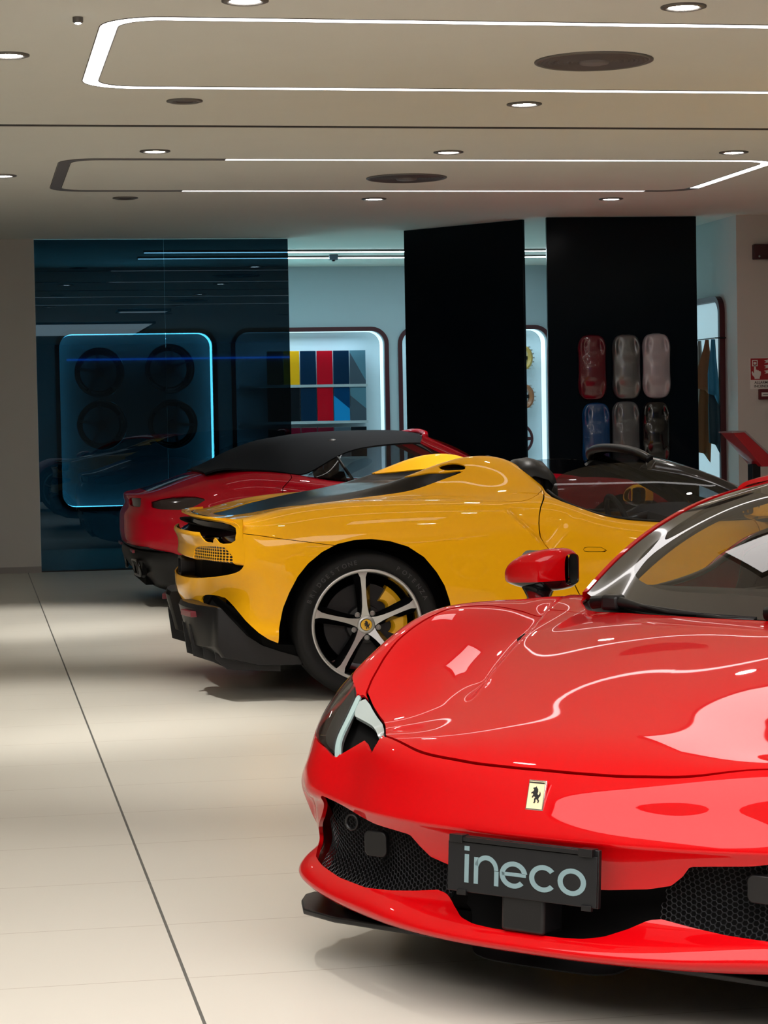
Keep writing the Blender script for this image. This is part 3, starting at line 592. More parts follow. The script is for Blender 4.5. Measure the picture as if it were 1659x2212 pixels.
# ================================================================ DISPLAYED SAMPLES
def sample_shell(x, z, key, col, label, rough=0.2, metal=0.0):
    """car shaped paint sample, nose up, hung on the partition"""
    V = []; F = []; nu, nv = 44, 28; Ls, W = 0.56, 0.25
    for i in range(nu):
        u = i / (nu - 1); zz = (0.5 - u) * Ls
        e = min(1, (1 - abs(2 * u - 1) ** 7)) ** 0.5
        hw = W / 2 * (0.95 + 0.05 * math.exp(-((u - .2) / .12) ** 2) + 0.06 * math.exp(-((u - .8) / .13) ** 2)) * (0.25 + 0.75 * e)
        for j in range(nv):
            v = -1 + 2 * j / (nv - 1); a = v * PI / 2
            xx = hw * math.sin(a) / 1.0; base = 0.045 * math.cos(a) ** 0.45 * (0.3 + 0.7 * e) if abs(v) < 1 else 0
            cab = 0.022 * math.exp(-((u - .56) / .20) ** 4) * math.exp(-(v / .52) ** 4)
            wing = 0.022 * (math.exp(-((u - .2) / .10) ** 2) + math.exp(-((u - .8) / .11) ** 2)) * math.exp(-((abs(v) - .62) / .14) ** 2)
            inlet = -0.026 * math.exp(-((u - .17) / .07) ** 2) * math.exp(-((abs(v) - .40) / .10) ** 2)
            V.append((xx, -(base + (cab + wing + inlet) * e), zz))
    for i in range(nu - 1):
        for j in range(nv - 1): F.append((i * nv + j, (i + 1) * nv + j, (i + 1) * nv + j + 1, i * nv + j + 1))
    b = len(V)
    t = empty('paint_sample', (x, 18.876 - (x - 5.515) * 0.046, z), math.radians(-2.6), label, 'paint sample', 'car shaped paint samples on the black partition')
    o = mesh('shell', V, F, mat('shell_' + key, col, rough, metal=metal, coat=1.0), t, smooth=True)
    md = o.modifiers.new('s', 'SOLIDIFY'); md.thickness = 0.004; md.offset = -1
    MB().box(-0.03, 0.03, -0.035, 0.012, -0.03, 0.03).build('mount', M['satin'], t)
sample_shell(5.235, 1.755, 'red', (0.10, 0.002, 0.012), 'dark red car shaped paint sample, upper row of the black partition')
sample_shell(5.535, 1.755, 'silver', (0.16, 0.175, 0.185), 'silver grey car shaped paint sample, middle of the upper row', 0.3, 0.7)
sample_shell(5.797, 1.76, 'pearl', (0.36, 0.35, 0.39), 'pale pearl white car shaped paint sample, right of the upper row', 0.3, 0.2)
sample_shell(5.262, 1.175, 'blue', (0.002, 0.055, 0.19), 'blue car shaped paint sample, lower row of the black partition')
sample_shell(5.522, 1.185, 'grey', (0.08, 0.10, 0.11), 'mid grey car shaped paint sample, middle of the lower row', 0.25)
sample_shell(5.785, 1.18, 'black', (0.0015, 0.002, 0.003), 'black car shaped paint sample, right of the lower row', 0.15)

def spokes5(R, hub, w0, w1, twist, n=5, inner=0.05):
    out = []
    for k in range(n):
        a = 2 * PI * k / n + twist
        P = [(hub, -w0), (hub + (R - hub) * .35, -w1), (R - .02, -w1), (R, -w1 * 2.2), (R, w1 * 2.2), (R - .02, w1), (hub + (R - hub) * .35, w1), (hub, w0)]
        out.append([(p[0] * math.cos(a) - p[1] * math.sin(a), p[0] * math.sin(a) + p[1] * math.cos(a)) for p in P])
    return out
# black wheels in the left niche
for x, z, n, lb in ((1.385, 1.91, 5, 'upper left black display wheel behind the dark glass'), (2.15, 1.94, 6, 'upper right black display wheel with thin spokes behind the dark glass'), (1.40, 1.34, 5, 'lower left black display wheel behind the dark glass'), (2.17, 1.335, 5, 'lower right black display wheel behind the dark glass')):
    t = empty('wheel_sample', (x, BY + 0.15, z), 0, lb, 'wheel', 'black wheels shown in the niche')
    MB().lathe([(0.20, 0.10), (0.262, 0.10), (0.262, -0.08), (0.272, -0.085), (0.272, -0.098), (0.258, -0.10), (0.250, -0.06), (0.235, 0.06)], 64, 'y').build('rim', M['black'], t, smooth=True)
    s = MB()
    for P in spokes5(0.255, 0.03, 0.035, 0.016 if n == 5 else 0.01, 0.3 + x, n): s.prism(P, -0.06, -0.03, 1)
    s.build('spokes', mat('dark_spoke', (0.08, 0.09, 0.10), 0.25, metal=0.5), t, bevel=0.003)
    MB().lathe([(0.055, -0.03), (0.05, -0.068), (0.0005, -0.07)], 32, 'y').build('hub_cap', M['satin'], t, smooth=True)
    MB().lathe([(0.04, -0.03), (0.04, 0.15), (0.0005, 0.15)], 20, 'y').build('mount', M['satin'], t, smooth=True)
# brake calipers and steering wheel in the third niche
def caliper_sample(x, z, key, col, lb):
    t = empty('brake_caliper', (x, BY + 0.16, z), 0, lb, 'brake caliper', 'brake calipers shown in the niche')
    b = MB(); rings = []
    for a in np.linspace(-1.25, 1.25, 15):
        w_ = 0.055 * (1 - .25 * abs(a / 1.25) ** 3); c, s_ = math.cos(a), math.sin(a)
        rings.append([((0.10 + dx) * c - 0.05, dy, (0.125 + dx) * s_) for dx, dy in ((-w_ * .5, -.04), (0, -.055), (w_ * .4, -.045), (w_ * .5, 0), (w_ * .4, .05), (-w_ * .5, .05))])
    b.loft(rings).build('body', mat('cal_' + key, col, 0.3, coat=0.6), t, smooth=True, angle=40)
    f = MB()
    for a in np.linspace(-0.9, 0.9, 7):
        c, s_ = math.cos(a), math.sin(a); p = ((0.13) * c - 0.05, 0.155 * s_); f.box(p[0] - .012, p[0] + .012, -0.05, -0.02, p[1] - .007, p[1] + .007)
    f.build('fin', M['alu'], t, bevel=0.002)
    MB().box(-0.03, 0.03, 0.0, 0.14, -0.02, 0.02).build('mount', M['satin'], t)
caliper_sample(6.175, 2.01, 'gold', (0.62, 0.40, 0.10), 'gold brake caliper half hidden by the angled black partition, upper one')
caliper_sample(6.185, 1.575, 'copper', (0.40, 0.15, 0.06), 'copper brown brake caliper half hidden by the angled black partition')
t = empty('steering_wheel', (6.065, BY + 0.14, 1.10), 0, 'dark red and black steering wheel half hidden by the angled black partition', 'steering wheel')
MB().tube([(0.165 * math.cos(a), 0, 0.165 * math.sin(a)) for a in np.linspace(0, 2 * PI, 41)[:-1]], 0.016, 10, closed=True).build('rim', M['maroon'], t, smooth=True)
s = MB()
for a in (0, PI, -PI / 2): s.prism([(0.03 * math.cos(a) - w_ * math.sin(a), 0.03 * math.sin(a) + w_ * math.cos(a)) for w_ in (-.03, .03)] + [(0.16 * math.cos(a) - w_ * math.sin(a), 0.16 * math.sin(a) + w_ * math.cos(a)) for w_ in (.016, -.016)], -0.012, 0.006, 1)
s.build('spoke', M['maroon'], t, bevel=0.003); MB().lathe([(0.055, 0.02), (0.055, -0.02), (0.0005, -0.035)], 32, 'y').build('hub', M['satin'], t, smooth=True); MB().box(-.02, .02, 0.015, 0.16, -.02, .02).build('mount', M['satin'], t)

# ---------------------------------------------------------------- white wall at the right: alarm sign, call point, red box; info stand
def text(body, size, m, parent, loc, rot=(PI / 2, 0, 0), name='lettering', ext=0.0006, align='LEFT'):
    cu = bpy.data.curves.new(name, 'FONT'); cu.body = body; cu.size = size; cu.extrude = ext; cu.align_x = align; cu.offset = size * 0.012
    o = bpy.data.objects.new('tmp', cu); C.objects.link(o); bpy.context.view_layer.update()
    me = bpy.data.meshes.new_from_object(o.evaluated_get(bpy.context.evaluated_depsgraph_get())); bpy.data.objects.remove(o)
    me.materials.clear(); me.materials.append(m); q = bpy.data.objects.new(name, me); q.location = loc; q.rotation_euler = rot
    return link(q, parent)
WR = 18.75
t = empty('fire_alarm_sign', (6.60, WR, 1.70), 0, 'red and white fire alarm sign with pressing hand on the right white wall', 'sign')
MB().box(0.0, 0.20, -0.004, 0, -0.155, 0.115).build('board', M['white'], t)
MB().box(0.005, 0.195, -0.006, -0.004, -0.075, 0.11).build('red_field', mat('sign_red', (0.36, 0.012, 0.02), 0.45), t)
hd = MB()
for a in ((0.018, 0.068, 0.088, 0.096), (0.018, 0.068, 0.042, 0.050), (0.018, 0.026, 0.050, 0.088), (0.060, 0.068, 0.050, 0.088)): hd.box(a[0], a[1], -0.0075, -0.006, a[2], a[3])
hd.prism([(0.043 + 0.012 * math.cos(a), 0.069 + 0.012 * math.sin(a)) for a in np.linspace(0, 2 * PI, 17)[:-1]], -0.0075, -0.006, 1)
hd.build('button_symbol', M['white'], t)
HND = [(0.036, 0.052), (0.050, 0.052), (0.052, 0.010), (0.060, 0.014), (0.066, 0.006), (0.074, 0.008), (0.080, 0.000), (0.092, 0.0), (0.096, -0.012), (0.094, -0.035), (0.086, -0.050), (0.084, -0.066), (0.040, -0.066), (0.036, -0.050), (0.020, -0.035), (0.014, -0.015), (0.015, -0.002), (0.023, -0.002), (0.028, -0.014), (0.034, -0.020)]
MB().prism(HND, -0.0075, -0.006, 1).build('hand_symbol', M['white'], t)
fl = MB()
for z in (0.08, 0.035, -0.01): fl.prism([(0.125, z + .012), (0.16, z + .018), (0.185, z + .005), (0.165, z - .008), (0.128, z - .012), (0.145, z)], -0.0075, -0.006, 1)
fl.build('flame_symbol', M['white'], t)
text('ALLARME', 0.032, M['ink'], t, (0.038, -0.0045, -0.108)); text('INCENDIO', 0.032, M['ink'], t, (0.034, -0.0045, -0.140))
t = empty('alarm_call_point', (6.72, WR, 1.50), 0, 'small dark red call point below the fire alarm sign', 'alarm button')
MB().box(-0.05, 0.06, -0.035, 0, -0.045, 0.045).build('housing', mat('callpoint_red', (0.12, 0.006, 0.012), 0.4), t, bevel=0.006)
MB().box(-0.03, 0.04, -0.038, -0.035, -0.018, 0.016).build('glass', M['white'], t); MB().box(-0.018, 0.03, -0.0395, -0.038, -0.004, 0.002).build('mark', M['ink'], t)
t = empty('alarm_siren_box', (6.76, WR, 2.72), 0, 'dark maroon emergency box high on the right white wall', 'alarm')
MB().box(-0.13, 0.16, -0.06, 0, -0.065, 0.065).build('housing', mat('siren_maroon', (0.045, 0.008, 0.014), 0.35), t, bevel=0.008); MB().lathe([(0.009, 0.0), (0.007, -0.008), (0.0005, -0.009)], 16, 'y', c=(-0.085, -0.06, -0.04)).build('indicator', M['alu'], t)
# info stand
t = empty('info_stand', (6.28, 17.95, 0), 0, 'red faced slanted information stand in front of the right wall', 'lectern')
MB().prism([(-0.17, 1.185), (-0.07, 1.19), (0.19, 0.95), (0.19, 0.90), (0.08, 0.90)], -0.16, 0.16, 1).build('desk', mat('stand_red', (0.42, 0.006, 0.016), 0.35, coat=0.4), t, bevel=0.006)
MB().prism([(-0.18, 1.192), (-0.065, 1.197), (0.205, 0.95), (0.20, 0.935), (-0.072, 1.184), (-0.18, 1.18)], -0.17, 0.17, 1).build('top_edge', mat('stand_grey', (0.30, 0.24, 0.25), 0.35), t, bevel=0.002)
MB().box(0.03, 0.10, -0.06, 0.06, 0.015, 0.92).build('post', M['satin'], t, bevel=0.004); MB().box(-0.12, 0.25, -0.18, 0.18, 0, 0.015).build('base', M['satin'], t, bevel=0.004)
# ================================================================ CARS
RS0, FS0 = nets()
def flank_crease(S):
    """intake shoulder ahead of the rear wheel: the skin tucks in beyond a slanting crease"""
    V, T = S; V = V.copy(); x, z = V[:, 0], V[:, 2]
    p0 = np.array([0.655, 0.915]); p1 = np.array([0.885, 0.70]); e = (p1 - p0) / np.linalg.norm(p1 - p0)
    n = np.array([-e[1], e[0]])            # towards the door
    d = (x - p0[0]) * n[0] + (z - p0[1]) * n[1]; s = ((x - p0[0]) * e[0] + (z - p0[1]) * e[1]) / np.linalg.norm(p1 - p0)
    sm = lambda t: np.clip(t, 0, 1) ** 2 * (3 - 2 * np.clip(t, 0, 1))
    f = sm(d / 0.022) * sm(s / 0.35) * sm((1.12 - s) / 0.2) * np.exp(-np.clip(d, 0, 9) / 0.16) * (V[:, 1] < -0.8)
    V[:, 1] += 0.038 * f
    G = None
    # normals from the displaced mesh
    P = V[:, :3]; N = np.zeros_like(P); fn = np.cross(P[T[:, 1]] - P[T[:, 0]], P[T[:, 2]] - P[T[:, 0]])
    for k in range(3): np.add.at(N, T[:, k], fn)
    N /= np.linalg.norm(N, axis=1, keepdims=True) + 1e-12
    m = f > 1e-4; V[m, 3:] = N[m]
    return V, T
RS0 = flank_crease(RS0)
def bonnet_crease(S):
    """crisp fold between the raised middle of the bonnet and the hollow beside each wing"""
    V, T = S; V = V.copy(); x, y = V[:, 0], -V[:, 1]
    yc = .452 + .358 * (3.167 - x); u = (y - yc) / 1.062
    sm = lambda t: np.clip(t, 0, 1) ** 2 * (3 - 2 * np.clip(t, 0, 1))
    f = sm((u + .006) / .016) * np.exp(-(np.clip(u - .018, 0, 9) / .055) ** 1.5) * sm((3.26 - x) / .22) * sm((x - 2.25) / .2)
    V[:, 2] -= .019 * f - .004 * np.exp(-(np.clip(-u, 0, 9) / .06)) * (u < 0) * sm((3.26 - x) / .22)
    P = V[:, :3]; N = np.zeros_like(P); fn = np.cross(P[T[:, 1]] - P[T[:, 0]], P[T[:, 2]] - P[T[:, 0]])
    for k in range(3): np.add.at(N, T[:, k], fn)
    N /= np.linalg.norm(N, axis=1, keepdims=True) + 1e-12
    m = (x > 2.1) & (x < 3.3) & (np.abs(u) < .22) & (y > .05); V[m, 3:] = N[m]
    return V, T
FS0 = bonnet_crease(FS0)
def shift(S, d): V, T = S; V = V.copy(); V[:, :3] -= V[:, 3:] * d; return V, T
def ruled(A, B, bow=0.0, nu=24, nv=10, out=(0, -1, 0)):
    """sheet between two curves"""
    A = cr(A, k=6); B = cr(B, k=6)
    def res(P, n):
        L = np.concatenate([[0], np.cumsum(np.linalg.norm(np.diff(P, axis=0), axis=1))]); t = np.linspace(0, L[-1], n)
        return np.stack([np.interp(t, L, P[:, k]) for k in range(3)], 1)
    A = res(A, nu); B = res(B, nu); t = np.linspace(0, 1, nv)[None, :, None]
    G = A[:, None] * (1 - t) + B[:, None] * t + np.array(out) * bow * (4 * t * (1 - t))
    V, T = grid(G)
    if (V[:, 3:] @ np.array(out, float)).mean() < 0: V, T = grid(G, True)
    return V, T
ARCH_R = [(-0.431, 0.285), (-0.428, 0.351), (-0.408, 0.45), (-0.377, 0.526), (-0.336, 0.602), (-0.286, 0.662), (-0.218, 0.715), (-0.144, 0.751), (-0.061, 0.768), (0.018, 0.771), (0.108, 0.759), (0.198, 0.73), (0.276, 0.677), (0.336, 0.604), (0.376, 0.536), (0.402, 0.457), (0.414, 0.38), (0.425, 0.28), (0.44, 0.10), (0.44, 0.0), (-0.44, 0.0), (-0.435, 0.2)]
side = lambda y: (lambda V: V[:, 1] < -y)

def wheel(parent, x, y_out, R, Rr, wid, sgn, spoke_m, caliper=True, tw=0.0, rim_m=None):
    """sgn -1: outer face towards -y"""
    t = bpy.data.objects.new('wheel', None); t.location = (x, y_out, R); t.parent = parent; C.objects.link(t); t.empty_display_size = .1
    def b(mb, name, m, **k):
        if sgn > 0: mb.V = [(v[0], -v[1], v[2]) for v in mb.V]
        return mb.build(name, m, t, **k)
    # local y: negative is outwards
    s = R - Rr
    b(MB().lathe([(Rr - .004, .035), (Rr + .004, .018), (Rr + s * .25, -.004), (Rr + s * .55, -.010), (Rr + s * .82, .000), (R - .010, .016), (R - .002, .032), (R, .055), (R, wid - .05), (R - .006, wid - .02), (Rr + s * .6, wid), (Rr, wid - .02)], 96, 'y'), 'tyre', M['rubber'], smooth=True)
    b(MB().lathe([(Rr - .016, .030), (Rr - .012, .016), (Rr + .002, .012), (Rr + .004, .020)], 96, 'y'), 'rim_edge', M['alu'], smooth=True)
    b(MB().lathe([(Rr - .015, .030), (Rr - .024, .05), (Rr - .03, wid - .04), (Rr, wid - .02)], 96, 'y'), 'rim_barrel', M['black'], smooth=True)
    fc = MB(); dk = MB(); Rs = Rr - .010
    for k in range(5):
        a0 = 2 * PI * k / 5 + math.radians(94) + tw
        def P(r, w_, h): return (r * math.cos(a0) - w_ * math.sin(a0), h, r * math.sin(a0) + w_ * math.cos(a0))
        prof = [(0.028, .026, .048), (0.055, .0175, .044), (0.09, .0125, .038), (0.14, .0105, .030), (0.19, .0105, .024), (0.23, .013, .019), (Rs - .006, .022, .017), (Rs + .004, .036, .017)]
        rg = []; rd = []
        for r, w_, h in prof:
            dr = h + .004; rg.append([P(r, -w_, h), P(r, w_, h), P(r, w_ * .9, dr + .004), P(r, -w_ * .9, dr + .004)])
            wd = w_ + .012 + .016 * min(1, r / .2); rd.append([P(r, -wd, h + .022 + .02 * (r / .25)), P(r, -w_ * .95, h + .002), P(r, w_ * .95, h + .002), P(r, wd, h + .022 + .02 * (r / .25)), P(r, wd * .9, h + .06), P(r, -wd * .9, h + .06)])
        fc.loft(rg); dk.loft(rd)
    b(fc, 'spoke_face', spoke_m, angle=40); b(dk, 'spoke_back', M['black'], angle=40)
    b(MB().lathe([(0.045, .06), (0.045, .046), (.03, .044), (0.0005, .044)], 40, 'y'), 'hub', spoke_m, smooth=True)
    for k in range(5):
        a = 2 * PI * k / 5 + math.radians(94 + 36) + tw; c = (0.062 * math.cos(a), 0, 0.062 * math.sin(a))
        b(MB().lathe([(0.0135, .09), (0.0135, .052), (.010, .050), (.008, .056), (.0005, .056)], 14, 'y', c=c), 'wheel_bolt', M['bolt'], smooth=True, angle=35)
    cap = MB().lathe([(0.030, .046), (0.029, .038), (0.027, .036)], 40, 'y'); b(cap, 'cap_ring', M['black'], smooth=True)
    b(MB().lathe([(0.027, .0365), (0.0005, .0345)], 40, 'y'), 'centre_cap', M['cap'], smooth=True)
    hs = MB(); HP = [(p[0] * 0.044 - .0, p[1] * 0.044) for p in HORSE]
    if sgn < 0: hs.prism(HP, .030, .0343, 1); b(hs, 'horse_emblem', M['ink'])
    b(MB().lathe([(0.09, .12), (0.195, .12), (0.197, .122), (0.197, .152), (0.195, .155), (0.09, .155)], 72, 'y'), 'brake_disc', M['steel'], smooth=True, angle=40)
    b(MB().lathe([(0.095, .11), (0.09, .075), (0.05, .07), (0.0005, .07)], 48, 'y'), 'disc_bell', M['satin'], smooth=True, angle=40)
    if caliper:
        rings = []
        for a in np.linspace(-.35, 1.0, 14):
            c, s_ = math.cos(a), math.sin(a); q = .012 * math.sin((a + .35) * 7)
            rings.append([(r * c, h, r * s_) for r, h in ((.128 + q, .105), (.14 + q, .088), (.19, .085), (.212, .10), (.214, .17), (.128, .17))])
        b(MB().loft(rings), 'brake_caliper', M['caliper'], smooth=True, angle=35)
    return t
HORSE = [(-.08, -.42), (-.02, -.36), (-.05, -.22), (.02, -.12), (-.10, -.06), (-.17, -.16), (-.22, -.13), (-.14, .02), (-.20, .10), (-.30, .06), (-.28, .13), (-.16, .20), (-.12, .30), (-.20, .34), (-.17, .40), (-.06, .42), (.00, .48), (.03, .41), (.12, .34), (.15, .20), (.12, .08), (.20, .00), (.28, .10), (.26, .22), (.33, .12), (.34, -.02), (.26, -.10), (.22, -.20), (.30, -.30), (.26, -.42), (.20, -.42), (.22, -.32), (.12, -.22), (.04, -.24), (.06, -.36), (.00, -.46)]
def seat(parent, y, m, x=1.02, hz=0.0):
    s = bpy.data.objects.new('seat', None); s.parent = parent; s.location = (x, y, 0.22); C.objects.link(s)
    rg = []
    for i in range(9):
        f = i / 8; z = 0.12 + f * 0.62; xx = 0.16 - 0.20 * f; w_ = 0.22 - 0.05 * f ** 2; d = 0.07
        rg.append([(xx + d * .6 * math.cos(a) + (.04 if abs(math.sin(a)) > .8 else 0), w_ * math.sin(a), z) for a in np.linspace(0, 2 * PI, 17)[:-1]])
    MB().loft(rg).build('backrest', m, s, smooth=True, angle=60)
    MB().box(0.14, 0.66, -0.23, 0.23, 0.02, 0.16).build('cushion', m, s, bevel=0.05)
    MB().box(-0.10, -0.01, -0.12, 0.12, 0.72, 0.885 + hz).build('headrest', m, s, bevel=0.035)
def cabin(root, dash=True):
    tub = MB(); tub.box(0.86, 2.35, -0.80, 0.80, 0.16, 0.20); tub.box(0.84, 0.90, -0.80, 0.80, 0.16, 0.86); tub.box(0.9, 2.3, -0.83, -0.79, 0.18, 0.76); tub.box(0.9, 2.3, 0.79, 0.83, 0.18, 0.76); tub.box(0.9, 2.0, -0.12, 0.12, 0.2, 0.46)
    tub.build('cabin_tub', M['leather'], root)
    seat(root, -0.40, M['leather']); seat(root, 0.40, M['leather'])
    prof = [(2.36, 0.785), (2.20, 0.80), (2.05, 0.835), (1.92, 0.835), (1.82, 0.79), (1.80, 0.70), (1.9, 0.5), (2.36, 0.45)]
    rings = []
    for y in (-.79, -.76, -.6, -.45, -.3, 0, .3, .45, .6, .76, .79):
        e = 0.02 * math.exp(-((y - .4) / .18) ** 2); k = .97 if abs(y) > .78 else 1
        rings.append([(x - 0.10 * (abs(y) / .8) ** 2 * (1 if x > 2.1 else .3), y, (z + (e if z > .78 else 0)) * k + .0) for x, z in prof])
    MB().loft(rings).build('dashboard', M['cabin'], root, smooth=True, angle=35)
    sw = bpy.data.objects.new('steering_wheel', None); sw.parent = root; sw.location = (1.66, 0.40, 0.74); sw.rotation_euler = (0, math.radians(-20), 0); C.objects.link(sw)
    MB().tube([(0, 0.175 * math.cos(a), 0.165 * math.sin(a)) for a in np.linspace(0, 2 * PI, 33)[:-1]], 0.016, 8, closed=True).build('rim', M['leather'], sw, smooth=True)
    MB().prism([(-.16, .01), (-.04, .04), (.04, .04), (.16, .01), (.16, -.02), (.05, -.06), (.02, -.15), (-.02, -.15), (-.05, -.06), (-.16, -.02)], -0.01, 0.02, 0).build('hub', M['satin'], sw, bevel=0.004)
    MB().tube([(0.0, 0, 0), (0.22, 0, -0.02)], 0.03, 12).build('column', M['satin'], sw, smooth=True)

WS_BASE = [(2.42, 0, .797), (2.41, -.2, .798), (2.37, -.4, .80), (2.31, -.55, .805), (2.24, -.66, .812), (2.17, -.745, .830)]
def windscreen_net(topx=1.50, topz=1.165):
    T = [(topx, 0, topz), (topx + .003, -.15, topz - .002), (topx + .01, -.30, topz - .009), (topx + .02, -.41, topz - .019), (topx + .03, -.49, topz - .033), (topx + .05, -.555, topz - .055)]
    net = []
    for f in (0, .2, .4, .6, .8, 1.0):
        row = []
        for (a, b) in zip(WS_BASE, T):
            p = np.array(a) * (1 - f) + np.array(b) * f; p[2] += (0.035 + 0.007 * abs(a[1]) / .7) * 4 * f * (1 - f); p[1] -= 0.02 * 4 * f * (1 - f) * (abs(a[1]) / .7); row.append(p)
        net.append(row)
    return np.array(net)

def honeycomb(S, parent, sg):
    V, T = S; Y, Z = V[:, 1], V[:, 2]; r = .0072; mb = MB(); poly_d = None
    y0, y1, z0, z1 = Y.min(), Y.max(), Z.min(), Z.max()
    for i in range(int((y1 - y0) / (r * 1.5)) + 2):
        for j in range(int((z1 - z0) / (r * 1.732)) + 2):
            cy = y0 + i * r * 1.5; cz = z0 + (j + .5 * (i % 2)) * r * 1.732
            d = np.hypot(Y - cy, Z - cz); k = int(np.argmin(d))
            if d[k] > .006: continue
            n = V[k, 3:]; x0 = V[k, 0]; ring = []
            for q in range(6):
                a = q * PI / 3; c, s_ = math.cos(a), math.sin(a)
                for rr, off in ((r * .99, 0), (r * .80, .002)):
                    py, pz = cy + rr * c, cz + rr * s_; px = x0 - (n[1] * (py - V[k, 1]) + n[2] * (pz - V[k, 2])) / max(n[0], .35) - off
                    ring.append((px, py * sg, pz))
            F = [(2 * q, 2 * q + 1, 2 * ((q + 1) % 6) + 1, 2 * ((q + 1) % 6)) for q in range(6)]
            mb.add(ring, F if sg > 0 else [f[::-1] for f in F])
    return mesh('honeycomb', mb.V, mb.F, M['meshwire'], parent, kind=None)
M['meshwire'] = mat('mesh_wire', (.022, .023, .025), .35)
M['cover'] = mat('black_cover_glass', (.003, .003, .004), .22, spec=.18)
def coupe(kind, org, rz, label, paint, roofed, plate):
    root = empty('sports_car', org, rz, label, 'car')
    P = M[paint]
    # ---- nose half
    S = FS0
    _, S = carve(S, [(2.6 + .392 * math.cos(a), .345 + .392 * math.sin(a)) for a in np.linspace(0, 2 * PI, 49)[:-1]], (0, 2), mask=side(.6), sm=False)
    _, S = carve(S, [(2.25, -.1), (2.95, -.1), (2.95, .2), (2.25, .2)], (0, 2), mask=side(.6), sm=False)
    scuttle, S = carve(S, [(1.8, .2), (1.8, -.80), (1.98, -.80), (2.10, -.775), (2.22, -.73), (2.31, -.66), (2.38, -.53), (2.44, -.36), (2.475, -.18), (2.48, 0), (2.48, .2)], (0, 1), sm=False)
    HL_IN = [(3.275, -.715), (3.285, -.700), (3.308, -.674), (3.371, -.594), (3.404, -.565), (3.467, -.518)]
    hood = [(2.484, .2), (2.484, 0), (2.479, -.18), (2.444, -.36), (2.385, -.53), (2.34, -.62), (2.38, -.69), (2.5, -.745), (2.62, -.772), (2.746, -.78), (2.82, -.781), (2.905, -.774), (2.964, -.770), (3.022, -.766), (3.074, -.762), (3.146, -.749), (3.229, -.729), (3.270, -.714)]
    hood += [(a, b + .004) for a, b in HL_IN[1:]] + [(3.539, -.369), (3.563, -.224), (3.570, -.097), (3.571, 0), (3.571, .2)]
    hd_poly = np.concatenate([np.array(hood[:23]), cr(hood[22:28], k=6)])
    bonnet, S = carve(S, hd_poly, (0, 1), gap=0.0028, sm=False, mask=lambda V: V[:, 2] > .50)
    fm = lambda V: (V[:, 0] > 3.0) & (V[:, 1] < .05)
    lamp_y = [(-.722, .646), (-.709, .651), (-.674, .637), (-.62, .619), (-.594, .610), (-.565, .602), (-.540, .594), (-.545, .588), (-.62, .603), (-.702, .616), (-.715, .628)]
    tray_y = [(-.728, .656), (-.716, .655), (-.674, .640), (-.62, .622), (-.565, .605), (-.524, .594), (-.520, .575), (-.527, .553), (-.545, .556), (-.581, .574), (-.668, .529)]
    lens_y = [(-.742, .655), (-.767, .671), (-.80, .684), (-.838, .700), (-.87, .705), (-.905, .68), (-.92, .63), (-.905, .578), (-.87, .558), (-.82, .553), (-.775, .549), (-.74, .545), (-.71, .536), (-.684, .524)]
    drl_y = [(-.742, .656), (-.728, .657), (-.667, .528), (-.684, .523)]
    front = lambda V: (V[:, 0] > 3.03) & (V[:, 2] > .45)
    drl, S = carve(S, drl_y, (1, 2), mask=front, sm=False)
    lens, S = carve(S, lens_y, (1, 2), gap=0.0015, mask=front, sm=False)
    tray, S = carve(S, tray_y, (1, 2), mask=front, sm=False)
    lamp, _ = carve(tray, lamp_y, (1, 2), sm=False)
    intake_y = [(-.711, .432), (-.66, .425), (-.605, .415), (-.55, .405), (-.489, .396), (-.41, .392), (-.362, .388), (-.341, .364), (-.312, .341), (-.26, .329), (-.164, .318), (-.08, .313), (.1, .312), (.1, .221), (-.085, .221), (-.14, .223), (-.185, .230), (-.225, .245), (-.262, .264), (-.29, .268), (-.354, .258), (-.433, .248), (-.523, .241), (-.643, .242), (-.745, .25), (-.81, .258), (-.855, .275), (-.862, .295), (-.82, .325), (-.775, .36), (-.74, .40)]
    mouth, S = carve(S, intake_y, (1, 2), mask=lambda V: V[:, 0] > 3.1, sm=False)
    grille, hole = carve(mouth, [(-1.2, 0), (-.285, 0), (-.285, .30), (-.33, .36), (-.37, .6), (-1.2, .6)], (1, 2), sm=False)
    bump, wings = carve(S, [(2.94, -.1), (4, -.1), (4, .9), (3.33, .9), (3.30, .548), (2.94, .50)], (0, 2), gap=0.001, sm=False)
    panel('front_bumper', bump, P, root, 0.010)
    panel('bonnet', bonnet, P, root, 0.012)
    panel('front_wing', wings, P, root, 0.008, 'right'); panel('front_wing', wings, P, root, 0.008, 'left')
    panel('scuttle_panel', shift(scuttle, .01), M['satin'], root, 0.004)
    for sd in ('right', 'left'):
        h = panel('headlight', shift(lens, .028), M['lampbed'], root, 0.003, sd)
        panel('lens', lens, M['lens'], h, 0.003, sd)
        panel('light_blade', shift(drl, .004), M['drl'], h, 0.006, sd, label='pale vertical light blade')
        panel('inner_lamp', shift(lamp, .006), M['lampglass'], h, 0.010, sd, label='pale silvery inner lamp')
        panel('air_channel', shift(tray, .04), M['inner'], h, 0.004, sd)
        g = panel('intake_grille', shift(grille, .050), M['inner'], root, 0.004, sd); honeycomb(shift(grille, .032), g, 1 if sd == 'right' else -1)
    panel('centre_intake', shift(hole, .10), M['inner'], root, 0.004)
    # inner skin behind the gaps
    V, T = FS0; dk = split(V, T, -(V[:, 0] - 2.42))[0]
    _, dk = carve(dk, [(2.2, -.1), (3.02, -.1), (3.02, .80), (2.2, .80)], (0, 2), mask=side(.62), sm=False)
    _, dk = carve(dk, [(-1.2, -.1), (.3, -.1), (.3, .46), (-.80, .46)], (1, 2), sm=False)
    panel('inner_skin', shift(dk, .05), M['inner'], root, 0.002)
